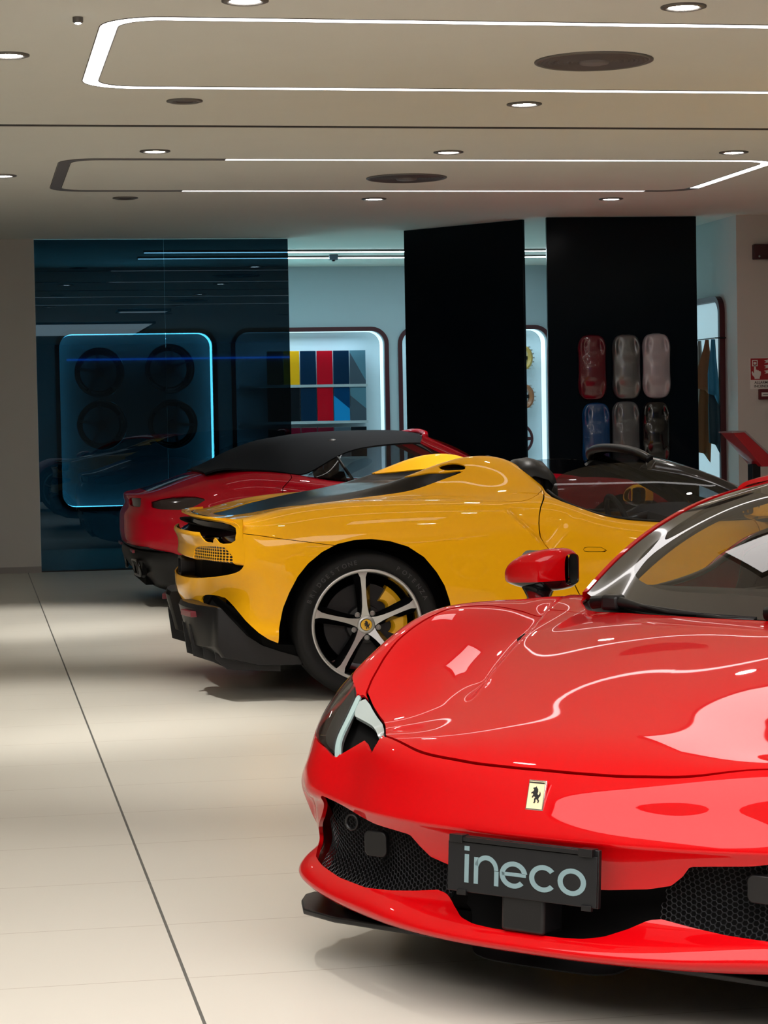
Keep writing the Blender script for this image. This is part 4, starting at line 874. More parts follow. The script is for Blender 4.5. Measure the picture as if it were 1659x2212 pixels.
    ib = MB(); ib.box(2.98, 3.40, -.62, .62, .14, .50); ib.box(2.35, 3.05, -.60, .60, .14, .66); ib.box(.40, 2.35, -.80, .80, .10, .19); ib.box(-.50, .86, -.60, .60, .16, .80)
    ib.build('chassis', M['inner'], root)
    # ---- splitter
    sp = [(3.47, 0), (3.47, .2), (3.47, .38), (3.47, .52), (3.465, .68), (3.43, .80), (3.35, .87), (3.29, .905), (3.25, .905), (3.27, .84), (3.32, .75), (3.38, .6), (3.38, .4), (3.38, 0)]
    full = [(x, -y) for x, y in sp] + [(x, y) for x, y in sp[::-1]]
    MB().prism(full, .125, .140, 2).build('splitter', M['satin'], root, bevel=0.004)
    MB().prism([(x - .06, y * .9) for x, y in full], .14, .185, 2).build('splitter_stay', M['inner'], root)
    # ---- tail half
    S = RS0
    _, S = carve(S, ARCH_R, (0, 2), mask=side(.5), sm=False)
    low = [(-.50, .43), (-.50, .470), (-.515, .484), (-.55, .495), (-.60, .500), (-.673, .500), (-.731, .49), (-.779, .453), (-.843, .389), (-.885, .350), (-.907, .331), (-.928, .30), (-.939, .282), (-1.1, .25), (-1.1, -.1), (.2, -.1), (.2, .36), (-.2, .36)]
    _, S = carve(S, low, (1, 2), mask=lambda V: V[:, 0] < -.625, sm=False)
    _, S = carve(S, [(-.70, .500), (-.664, .496), (-.655, .491), (-.640, .476), (-.621, .453), (-.574, .389), (-.545, .358), (-.517, .331), (-.475, .302), (-.426, .281), (-.40, .27), (-.40, -.1), (-.80, -.1), (-.80, .46)], (0, 2), mask=lambda V: (V[:, 1] < -.70) & (V[:, 0] > -.70), sm=False)
    cock = [(1.0, .2), (.985, -.2), (.965, -.45), (.955, -.62), (.945, -.737), (.956, -.802), (1.0, -.845), (1.08, -.856), (1.2, -.858), (1.5, -.852), (1.9, -.832), (2.1, -.80), (2.1, .2)]
    _, S = carve(S, cock, (0, 1), sm=False, mask=lambda V: V[:, 2] > .6)
    cover = [(-.62, .2), (-.62, 0), (-.60, -.2), (-.56, -.30), (-.45, -.42), (-.32, -.52), (-.18, -.585), (.03, -.605), (.25, -.614), (.417, -.606), (.559, -.602), (.47, -.574), (.40, -.538), (.33, -.507), (.29, -.47), (.31, -.42), (.45, -.36), (.7, -.33), (.99, -.32), (.99, .2)]
    deck, S = carve(S, cover, (0, 1), gap=0.002, k=4, mask=lambda V: V[:, 2] > .8)
    slot, S = carve(S, [(.455, -.512), (.50, -.520), (.545, -.545), (.575, -.575), (.568, -.594), (.52, -.580), (.475, -.560), (.455, -.535)], (0, 1), mask=lambda V: V[:, 2] > .9)
    dr = [(.985, 1.2), (.930, .965), (.917, .95), (.892, .925), (.874, .90), (.861, .86), (.857, .823), (.858, .79), (.863, .757), (.885, .714), (.94, .65), (1.02, .54), (1.08, .42), (1.13, .33), (1.20, .265), (1.3, .24), (1.985, .24), (1.985, 1.2)]
    door, S = carve(S, dr, (0, 2), gap=0.0028, mask=side(.62), sm=False)
    hump, S = carve(S, [(.02, -.58), (.05, -.72), (.10, -.80), (.16, -.836), (.27, -.857), (.382, -.872), (.50, -.882), (.632, -.886), (.72, -.886), (.772, -.882), (.82, -.868), (.85, -.849), (.885, -.81), (.915, -.763), (.94, -.70), (.95, -.62), (1.2, -.5), (1.2, .2), (.3, .2), (.3, -.5)], (0, 1), gap=.0016, mask=lambda V: V[:, 2] > .88, sm=False)
    rbump, S = carve(S, [(-1.1, .83), (-.70, .823), (-.62, .812), (-.52, .800), (-.425, .784), (-.30, .766), (-.158, .744), (-.10, .70), (-.10, -.1), (-1.1, -.1)], (0, 2), gap=.0016, mask=lambda V: (V[:, 1] < -.80) | (V[:, 0] < -.60), sm=False)
    panel('rear_bumper', rbump, P, root, 0.008); panel('hump_cover', hump, P, root, 0.008)
    handle, door = carve(door, [(1.075, .690), (1.08, .698), (1.10, .700), (1.165, .697), (1.195, .680), (1.19, .675), (1.10, .677), (1.08, .68)], (0, 2), gap=.0012, sm=False)
    panel('rear_body', S, P, root, 0.008)
    panel('engine_cover', shift(deck, .004), M['cover'], root, 0.006)
    panel('hump_vent', shift(slot, .03), M['inner'], root, 0.004)
    for sd in ('right', 'left'):
        d = panel('door', door, P, root, 0.010, sd); panel('door_handle', handle, P, d, 0.010, sd)
    V, T = RS0; dk = split(V, T, V[:, 0] - .94)[0]
    _, dk = carve(dk, [(-.47, -.1), (.47, -.1), (.47, .80), (-.47, .80)], (0, 2), mask=side(.55), sm=False)
    _, dk = carve(dk, [(-1.2, -.1), (.3, -.1), (.3, .66), (-1.2, .66)], (1, 2), mask=lambda V: V[:, 0] < -.3, sm=False)
    panel('inner_skin', shift(dk, .045), M['inner'], root, 0.002)
    for (cx, r, cz) in ((0, .45, .355), (2.6, .41, .345)):
        for s_ in (-1, 1):
            A = [math.radians(a) for a in range(-10, 191, 8)]
            rings = [[(cx + r * math.cos(a), s_ * y, cz + r * math.sin(a)) for a in A] for y in (.60, .90)]
            mb = MB().loft(rings, cap=False, closed=False); mb.prism([(cx + r * math.cos(a), cz + r * math.sin(a)) for a in A], s_ * .60, s_ * .605, 1)
            mb.build('wheel_arch_liner', M['inner'], root)
    # ---- tail fascia below the spoiler
    E = [(-.765, 0), (-.763, .2), (-.752, .38), (-.737, .5), (-.692, .7), (-.662, .78), (-.632, .84), (-.592, .906)]
    lv = [(.876, .012, 0), (.835, .022, 0), (.800, -.004, .040), (.77, -.002, .040), (.735, .004, .034), (.70, .006, .034), (.675, .004, .036), (.662, .018, .03), (.655, .08, 0)]
    net = []
    for z, dx, bul in lv:
        net.append([(x + (max(0, .80 - z) * .12 + .004 if y > .9 else 0) + dx * (1 - (y / .903) ** 6) - bul * max(0, 1 - (y / .903) ** 2) , -y, z) for x, y in E])
    G = surface(np.array(net), 8, 10); fs = grid(G)
    if (fs[0][:, 3]).mean() > 0: fs = grid(G, True)
    lamps = [(.1, .860), (.1, .800), (-.30, .803), (-.55, .803), (-.57, .79), (-.59, .765), (-.62, .757), (-.70, .757), (-.715, .775), (-.735, .782), (-.755, .76), (-.78, .755), (-.84, .76), (-.868, .775), (-.872, .81), (-.86, .835), (-.82, .848), (-.74, .857), (-.5, .860)]
    ll, fs = carve(fs, lamps, (1, 2), sm=False)
    mesh_y = [(-.42, .715), (-.50, .732), (-.72, .742), (-.80, .738), (-.845, .70), (-.85, .64), (-.42, .64)]
    gm, fs = carve(fs, mesh_y, (1, 2), sm=False)
    tf = panel('tail_fascia', fs, P, root, 0.006); panel('vent_mesh', shift(gm, .003), M['pierced_' + paint], tf, 0.004, label='perforated lower strip')
    panel('tail_light', shift(ll, .03), M['tail'], root, 0.006, label='dark full width lamp band')
    # exhaust cavity, outlet
    cav = [(-.56, -.82), (-.655, -.6), (-.72, -.3), (-.74, 0), (-.72, .3), (-.655, .6), (-.56, .82), (-.4, .80), (-.4, -.80)]
    MB().prism(cav, .56, .70, 2).build('exhaust_recess', M['inner'], root)
    ex = MB(); o_ = rrect(-.085, .085, .560, .660, .03); i_ = rrect(-.072, .072, .573, .647, .02); n = len(o_)
    ex.loft([[(-.74, p[0], p[1]) for p in i_], [(-.805, p[0], p[1]) for p in i_], [(-.805, p[0], p[1]) for p in o_], [(-.70, p[0], p[1]) for p in o_]], cap=False).build('exhaust_pipe', M['satin'], root, smooth=True, angle=40)
    # diffuser pods
    out_p = [(-.722, .440), (-.715, .457), (-.700, .458), (-.663, .415), (-.576, .319), (-.50, .268), (-.421, .238), (-.30, .20), (-.30, .165), (-.512, .169), (-.69, .214), (-.722, .27)]
    in_p = [(-.846, .440), (-.836, .462), (-.76, .462), (-.70, .42), (-.60, .315), (-.52, .262), (-.421, .225), (-.30, .19), (-.30, .155), (-.512, .163), (-.70, .205), (-.80, .25)]
    for s_ in (-1, 1):
        d = bpy.data.objects.new('diffuser', None); d.parent = root; C.objects.link(d)
        rings = []
        for y, k, q in ((.31, 0, .96), (.34, 0, 1), (.44, .03, 1), (.58, .14, 1), (.70, .38, 1), (.79, .70, 1), (.845, .94, 1), (.862, 1, .99), (.870, 1.02, .95)):
            rings.append([(-.5 + ((a[0] * (1 - k) + b[0] * k) + .5) * q, s_ * y, .27 + ((a[1] * (1 - k) + b[1] * k) - .27) * q) for a, b in zip(in_p, out_p)])
        MB().loft(rings).build('pod', M['satin'], d, smooth=True, angle=32)
        fn = MB()
        for y, q in ((.40, .0), (.56, .015), (.68, .055), (.78, .10)): fn.prism([(-.835 + q, .36), (-.815 + q, .20), (-.66, .150), (-.40, .130), (-.40, .20), (-.70, .25)], s_ * y - .006, s_ * y + .006, 1)
        fn.build('fin', M['satin'], d, bevel=0.002)
        MB().prism([(-.853, s_ * .52), (-.82, s_ * .52), (-.78, s_ * .70), (-.823, s_ * .70)], .400, .428, 2).build('reflector', M['reflector'], d, label='dark red reflector', bevel=0.002)
    up = MB().loft([[(x * k, s_ * y, z) for x, z in (((-.70, .50), (-.62, .44), (-.54, .36), (-.44, .29), (-.30, .28), (-.30, .18), (-.60, .18), (-.74, .35)) if y < .8 else ((-.50, .36), (-.48, .34), (-.46, .31), (-.42, .27), (-.30, .26), (-.30, .18), (-.44, .18), (-.50, .28)))] for y, k, s_ in ((.86, 1, -1), (.60, 1, -1), (.60, 1, 1), (.86, 1, 1))]); up.build('bumper_underside', M['inner'], root)
    # ---- wheels
    for x, R, Rr, wd in ((0, .355, .268, .30), (2.6, .340, .268, .24)):
        for s_ in (-1, 1):
            w_ = wheel(root, x, s_ * .962, R, Rr, wd, s_, M['alu'], tw=0 if s_ < 0 else .3)
            if kind == 'spider' and s_ < 0 and x == 0: tyre_writing(w_)
    # ---- cabin and glass
    cabin(root)
    W = surface(windscreen_net(), 9, 9); ws = grid(W)
    if ws[0][:, 5].mean() < 0: ws = grid(W, True)
    inner_w, band = carve(ws, None or [(2.33, .2), (2.33, 0), (2.29, -.35), (2.22, -.52), (2.10, -.625), (1.95, -.62), (1.75, -.56), (1.60, -.47), (1.575, -.3), (1.565, 0), (1.565, .2)], (0, 1), k=4)
    wsm = M['window'] if roofed else M['darkwindow']
    sc = panel('windscreen', inner_w, wsm, root, 0.004); panel('screen_border', band, M['frit'], sc, 0.004)
    tm = M['black'] if not roofed else P
    # pillars: outer edge strip from the wing up to the roof
    edge = [tuple(windscreen_net()[i][-1]) for i in range(6)]
    A = [(p[0], p[1] - .004, p[2] - .002) for p in edge]
    for s_ in (-1, 1):
        rings = []
        for i, p in enumerate(cr(A, k=5)):
            f = i / 25; w_ = .016 + .016 * f; h_ = .012 + .022 * f ** 2
            rings.append([(p[0] + a_, s_ * -(p[1] + b_) , p[2] + c_) for a_, b_, c_ in ((0, 0.006, .006), (0, -w_ * .6, .002), (-.01, -w_, -h_), (-.03, -w_ * .8, -h_ - .012), (-.03, .012, -.012))])
        MB().loft(rings).build('windscreen_pillar', tm, root, smooth=True, angle=50)
        MB().loft([[(p[0] + a_, s_ * -(p[1] + b_), p[2] + c_) for a_, b_, c_ in ((-.012, .015, -.012), (.0, .055, -.012), (-.03, .085, -.025), (-.05, .06, -.045), (-.05, .02, -.035))] for p in cr(A, k=5)]).build('pillar_trim', M['cabin'], root, smooth=True, angle=50)
    # lower and upper curves of the side glass
    lowc = [(.965, -.70, .975), (.985, -.79, .945), (1.05, -.838, .905), (1.15, -.848, .868), (1.25, -.846, .842), (1.40, -.842, .822), (1.6, -.838, .808), (1.85, -.822, .806), (2.08, -.775, .818)]
    topc_open = [(1.0, -.70, 1.03), (1.03, -.715, 1.052), (1.14, -.72, 1.083), (1.26, -.715, 1.098), (1.38, -.70, 1.103), (1.50, -.68, 1.096), (1.60, -.66, 1.080), (1.78, -.70, 1.00), (2.05, -.755, .86)]
    topc_roof = [(.94, -.58, 1.04), (1.02, -.585, 1.08), (1.12, -.585, 1.105), (1.22, -.585, 1.118), (1.34, -.583, 1.122), (1.46, -.580, 1.118), (1.56, -.585, 1.098), (1.78, -.65, 1.00), (2.06, -.745, .868)]
    gx = np.linspace(.90, 2.16, 70); gz = np.linspace(.78, 1.16, 26); X, Z = np.meshgrid(gx, gz, indexing='ij'); dz = Z - .80
    Yg = -(.850 - ((.35 * dz + 1.5 * dz ** 2) if roofed else (.25 * dz + .8 * dz ** 2)) - .10 * np.clip((X - 1.5) / .6, 0, 2) ** 2)
    gl = grid(np.stack([X, Yg, Z], -1))
    if gl[0][:, 4].mean() > 0: gl = grid(np.stack([X, Yg, Z], -1), True)
    tc_ = topc_roof if roofed else topc_open
    gl, _ = carve(gl, np.concatenate([cr([(a, c) for a, b, c in lowc], k=6), cr([(a, c) for a, b, c in tc_[::-1]], k=6)]), (0, 2), sm=False)
    panel('side_window', gl, M['window'] if roofed else M['darkwindow'], root, 0.004, 'right'); panel('side_window', gl, M['window'] if roofed else M['darkwindow'], root, 0.004, 'left')
    for s_ in (-1, 1): MB().tube([(p[0], s_ * -p[1], p[2] - .004) for p in cr([(a, b, c) for a, b, c in lowc], k=4)], .009, 8).build('window_seal', M['satin'], root, smooth=True)
    if roofed:
        net = []
        for x, z0, hw in ((1.50, 1.166, .585), (1.38, 1.180, .60), (1.22, 1.187, .61), (1.05, 1.183, .61), (.90, 1.165, .60), (.78, 1.14, .58)):
            net.append([(x + (.05 if x > 1.49 else .0) * (y / 1.0) ** 2, -y * hw, z0 - .012 * y ** 2 - .036 * y ** 6 - (.012 if y == 1 else 0)) for y in (0, .3, .55, .75, .88, .96, 1.0)])
        R_ = surface(np.array(net), 10, 8); rf = grid(R_)
        if rf[0][:, 5].mean() < 0: rf = grid(R_, True)
        panel('roof', rf, P, root, 0.012)
        MB().box(.80, 1.50, -.54, .54, 1.115, 1.125).build('roof_lining', M['cabin'], root)
        for s_ in (-1, 1): MB().loft([[(a, s_ * b, c) for a, b, c in ((.90, .60, .95), (.98, .60, .95), (.98, .58, .95), (.90, .58, .95))], [(a, s_ * b, c) for a, b, c in ((.84, .60, 1.12), (.98, .60, 1.12), (.98, .57, 1.12), (.84, .57, 1.12))]]).build('rear_pillar', M['satin'], root)
        MB().box(.93, .95, -.60, .60, .86, 1.10).build('rear_screen', M['darkwindow'], root)
    else:
        # screen header with rolled seal, hoop bulges
        hd_ = [tuple(windscreen_net()[-1][i]) for i in range(6)]
        full_h = [(p[0] - .01, p[1], p[2] + .004) for p in hd_[::-1]] + [(p[0] - .01, -p[1], p[2] + .004) for p in hd_[1:]]
        MB().tube(cr([(x, y, z) for x, y, z in full_h], k=4), .022, 10).build('screen_header', M['satin'], root, smooth=True)
        for s_ in (-1, 1):
            rings = []
            for x, w_, z in ((.80, .10, 1.06), (.86, .16, 1.125), (.93, .165, 1.135), (1.0, .16, 1.115), (1.05, .15, 1.06), (1.06, .14, .95), (1.05, .13, .85)):
                rings.append([(x + (.0), s_ * .43 + w_ * math.sin(a), z - .10 * (1 - math.cos(a)) ) for a in np.linspace(-1.5, 1.5, 11)])
            MB().loft(rings, cap=False, closed=False).build('headrest_fairing', M['satin'], root, smooth=True)
        MB().box(.90, .915, -.28, .28, .93, 1.06).build('wind_deflector', M['darkwindow'], root)
    # ---- mirrors
    for s_ in (-1, 1):
        mr = bpy.data.objects.new('door_mirror', None); mr.parent = root; mr.location = (1.955, s_ * 1.05, .875); C.objects.link(mr)
        K = 48; shell = []
        for t_, zt, zb, xf, xr in ((-.112, .050, -.045, .022, -.058), (-.106, .058, -.052, .036, -.064), (-.095, .064, -.057, .050, -.068), (-.082, .067, -.060, .066, -.070), (-.06, .0665, -.062, .086, -.070), (-.02, .060, -.060, .090, -.069), (.02, .050, -.055, .088, -.068), (.06, .030, -.048, .074, -.064), (.085, .010, -.042, .052, -.058), (.098, -.008, -.036, .028, -.050), (.104, -.020, -.030, .000, -.040)):
            ring = []
            for k in range(K + 1):
                a = 2 * PI * k / K; c, q = math.cos(a), math.sin(a); e = .62
                cx, cz = (xf + xr) / 2, (zt + zb) / 2
                ring.append((cx + (xf - xr) / 2 * math.copysign(abs(c) ** e, c), -t_, cz + (zt - zb) / 2 * math.copysign(abs(q) ** e, q)))
            shell.append(ring)
        Gm = bs_eval(np.array(shell), np.linspace(0, len(shell) - 1, 60))
        V_, T_ = grid(Gm); c_ = Gm.mean(1).mean(0)
        if ((V_[:, :3] - c_) * V_[:, 3:]).sum(1).mean() < 0: V_, T_ = grid(Gm, True)
        # open the rear side for the glass
        rear_, body_ = split(V_, T_, V_[:, 0] + .064)
        lo_, hi_ = split(body_[0], body_[1], body_[0][:, 2] - (-.034 + .05 * (body_[0][:, 1] + .0)))
        sdm = 'right' if s_ < 0 else 'left'
        panel('mirror_cap', hi_, P, mr, .005, sdm); panel('mirror_base', lo_, M['black'], mr, .005, sdm)
        MB().loft([[(x, s_ * t_, z) for x, z in rrect(-.060, -.008, -.042, .047, .016)] for t_ in (-.1115, -.108)]).build('inner_rim', M['black'], mr)
        # the nose of the shell ends in a small dome
        MB().loft([[(x * .9 + .0, s_ * (.100 + .012 * i), z) for x, z in rrect(-.045 + .010 * i, .006 - .008 * i, -.037 + .004 * i, -.013 - .004 * i, .008 - .002 * i, 3)] for i in (0, .6, 1)]).build('tip', P, mr, smooth=True)
        MB().prism([(-s_ * (a + .0) * 1.0, b) for a, b in rrect(-.085, .085, -.052, .055, .03)], -.048, -.042, 0).build('mirror_glass', bpy.data.materials.get('mirror_glass') or mat('mirror_glass', (.5, .52, .55), .02, metal=1.0), mr)
        rings = []
        for f in np.linspace(0, 1, 7):
            c_ = np.array((.02, -.02, -.050)) * (1 - f) + np.array((.16, -.105, -.105)) * f; w_ = .062 - .02 * math.sin(f * 2.6); th = .022
            rings.append([(c_[0] + w_ * math.cos(a) * .8, s_ * (c_[1] + w_ * .5 * math.cos(a)), c_[2] + th * math.sin(a)) for a in np.linspace(0, 2 * PI, 15)[:-1]])
        MB().loft(rings).build('mirror_arm', M['black'], mr, smooth=True, angle=60)
    # ---- wipers
    for (y0, y1, x0) in ((-.60, -.06, 2.30), (.0, .54, 2.43)):
        wp = bpy.data.objects.new('wiper', None); wp.parent = root; C.objects.link(wp)
        MB().tube([(x0 + .04, y0 - .02, .818), (x0 + .045, y0 + .05, .826), (x0 + .075, y0 + .16, .812), (2.455, y1 - .1, .800), (2.46, y1, .80)], [.019, .017, .010, .007, .005], 10).build('arm', M['satin'], wp, smooth=True)
        MB().box(x0 + .02, x0 + .07, y0 + .02, y0 + .075, .80, .843).build('pivot_cover', M['satin'], wp, bevel=0.010)
        MB().tube([(x0 + .05, y0 + .09, .822), (2.43, (y0 + y1) / 2, .808), (2.45, y1, .803)], .005, 6).build('blade', M['rubber'], wp, smooth=True)
    # ---- badge on the nose, plate
    bd = bpy.data.objects.new('nose_badge', None); bd.parent = root; bd.location = (3.607, 0, .512); bd.rotation_euler = (0, math.radians(-17), 0); C.objects.link(bd)
    MB().box(-.002, .004, -.0225, .0225, -.033, .033).build('chrome_border', M['chrome'], bd, bevel=.001); MB().box(.004, .0055, -.0195, .0195, -.030, .030).build('cream_field', M['badge'], bd)
    MB().prism([(p[0] * .038, p[1] * .040) for p in HORSE], .0055, .0066, 0).build('horse_emblem', M['ink'], bd)
    MB().box(.0055, .0062, -.0195, .0195, .0255, .0285).build('stripe', M['ink'], bd)
    if plate:
        pl = bpy.data.objects.new('plate_holder', None); pl.parent = root; pl.location = (3.672, 0, .358); pl.rotation_euler = (0, math.radians(-4), 0); C.objects.link(pl)
        MB().box(-.012, .0, -.193, .193, -.062, .062).build('backing', M['satin'], pl, bevel=.002)
        MB().box(.0, .004, -.191, .191, -.060, .048).build('plate', M['plate'], pl, bevel=.001)
        MB().box(-.014, .010, -.182, .182, .050, .060).build('top_rail', M['satin'], pl, bevel=.001)
        for y in (-.166, .166): MB().box(-.014, .013, y - .017, y + .017, .047, .064).build('clip', M['satin'], pl, bevel=.001)
        for y in (-.15, .17): MB().box(-.002, .008, y - .014, y + .010, -.068, -.056).build('clip', M['satin'], pl, bevel=.001)
        logo = MB(); w_ = .0052
        def arc(cy, cz, r, a0, a1, ry=1.0):
            k = 26; A = [math.radians(a0 + (a1 - a0) * i / k) for i in range(k + 1)]
            for a, b in zip(A[:-1], A[1:]):
                logo.prism([(cy + ry * (r + w_) * math.cos(a), cz + (r + w_) * math.sin(a)), (cy + ry * (r + w_) * math.cos(b), cz + (r + w_) * math.sin(b)), (cy + ry * (r - w_) * math.cos(b), cz + (r - w_) * math.sin(b)), (cy + ry * (r - w_) * math.cos(a), cz + (r - w_) * math.sin(a))], .004, .0052, 0)
        # left edge of the word is at -y (car's right), which is the left side seen from the front
        def bar(y0, y1, z0, z1): logo.prism([(y0, z0), (y1, z0), (y1, z1), (y0, z1)], .004, .0052, 0)
        zb = -.040; h = .058; r = h / 2 - w_
        bar(-.146, -.135, zb, zb + .062); bar(-.147, -.134, zb + .070, zb + .080)
        bar(-.121, -.110, zb, zb + h); bar(-.0675, -.0565, zb, zb + .032); arc(-.0888, zb + .033, .0260, 0, 165)
        arc(-.018, zb + h / 2, r, 8, 318, 1.22); bar(-.048, .014, zb + .026, zb + .034)
        arc(.058, zb + h / 2, r, 40, 320, 1.22); arc(.130, zb + h / 2, r, 0, 360, 1.22)
        logo.build('lettering', M['plate_ink'], pl)
        MB().box(-.085, -.005, -.055, .055, -.135, -.055).build('sensor_box', M['satin'], pl, bevel=.008)
        for y0, z0, hw, hh in ((-.50, .375, .026, .020),):
            for s_ in (-1, 1):
                sn = rrect(s_ * .50 - .032, s_ * .50 + .032, .315, .375, .015)
                MB().prism(sn, 3.515, 3.532, 0).build('parking_sensor', M['satin'], root, bevel=.003)
                if s_ < 0: MB().rot(np.eye(3)).lathe([(.020, 0), (.020, -.010), (.016, -.012), (.016, 0)], 24, 'y').rot(np.array([[0, -1, 0], [1, 0, 0], [0, 0, 1]]), (3.50, -.585, .385)).build('tow_cover', M['satin'], root, smooth=True)
    return root
def hexmesh(name, col, scale, void, metal=0.0, rough=.4):
    m = bpy.data.materials.new(name); m.use_nodes = True; nt = m.node_tree; b = nt.nodes['Principled BSDF']; N = nt.nodes.new; L = nt.links.new
    tc = N('ShaderNodeTexCoord'); mp = N('ShaderNodeMapping'); mp.inputs['Scale'].default_value = (0.02, 1, 1.2); v = N('ShaderNodeTexVoronoi'); v.feature = 'DISTANCE_TO_EDGE'; v.inputs['Scale'].default_value = scale; v.inputs['Randomness'].default_value = 0.12
    L(tc.outputs['Object'], mp.inputs[0]); L(mp.outputs[0], v.inputs['Vector'])
    lt = N('ShaderNodeMath'); lt.operation = 'LESS_THAN'; lt.inputs[1].default_value = 0.10; L(v.outputs['Distance'], lt.inputs[0])
    mx = N('ShaderNodeMix'); mx.data_type = 'RGBA'; mx.inputs[6].default_value = tuple(void) + (1,); mx.inputs[7].default_value = tuple(col) + (1,); L(lt.outputs[0], mx.inputs[0]); L(mx.outputs[2], b.inputs['Base Color'])
    bp = N('ShaderNodeBump'); bp.inputs['Strength'].default_value = .6; bp.inputs['Distance'].default_value = .004; L(lt.outputs[0], bp.inputs['Height']); L(bp.outputs[0], b.inputs['Normal'])
    b.inputs['Roughness'].default_value = rough; b.inputs['Metallic'].default_value = metal; b.inputs['Specular IOR Level'].default_value = .3
    return m
M['mesh'] = hexmesh('black_hex_mesh', (.03, .031, .033), 62, (.002, .002, .002))
M['frit'] = mat('screen_border', (0.012, 0.012, 0.012), 0.08, coat=1.0)
def pierced(name, col):
    m = bpy.data.materials.new(name); m.use_nodes = True; nt = m.node_tree; b = nt.nodes['Principled BSDF']; N = nt.nodes.new; L = nt.links.new
    tc = N('ShaderNodeTexCoord'); mp = N('ShaderNodeMapping'); mp.inputs['Scale'].default_value = (0.02, .55, 1); v = N('ShaderNodeTexVoronoi'); v.inputs['Scale'].default_value = 72; v.inputs['Randomness'].default_value = 0.0
    L(tc.outputs['Object'], mp.inputs[0]); L(mp.outputs[0], v.inputs['Vector']); lt = N('ShaderNodeMath'); lt.operation = 'LESS_THAN'; lt.inputs[1].default_value = 0.40; L(v.outputs['Distance'], lt.inputs[0])
    mx = N('ShaderNodeMix'); mx.data_type = 'RGBA'; mx.inputs[6].default_value = tuple(col) + (1,); mx.inputs[7].default_value = (.01, .006, .002, 1); L(lt.outputs[0], mx.inputs[0]); L(mx.outputs[2], b.inputs['Base Color']); b.inputs['Roughness'].default_value = .3; b.inputs['Coat Weight'].default_value = 1
    return m
M['pierced_yellow'] = pierced('pierced_yellow_panel', (0.95, 0.46, 0.008)); M['pierced_red'] = pierced('pierced_red_panel', (0.78, 0.0, 0.008))
def tyre_writing(w):
    def ring(body, a0, step):
        a = a0
        for ch in body:
            if ch != ' ':
                o = text(ch, .030, M['tyre_ink'], w, (0, 0, 0), name='tyre_letter'); r = .298; A = math.radians(a)
                o.rotation_euler = (PI / 2, A - PI / 2 if False else -(A - PI / 2), 0); o.location = (r * math.cos(A), -.0102, r * math.sin(A))
            a -= step
    ring('BRIDGESTONE', 158, 5.6); ring('POTENZA', 62, 6.0)
M['tyre_ink'] = mat('tyre_lettering', (.028, .028, .030), .5)
coupe('spider', (1.839, 11.682, 0), math.radians(.3), 'yellow open sports car in the middle, seen from its right side and tail', 'yellow', False, False)
coupe('coupe', (3.819, 7.275, 0), math.radians(-90 - 36.5 - 10.22), 'bright red sports car in the foreground with a dark front plate', 'red', True, True)
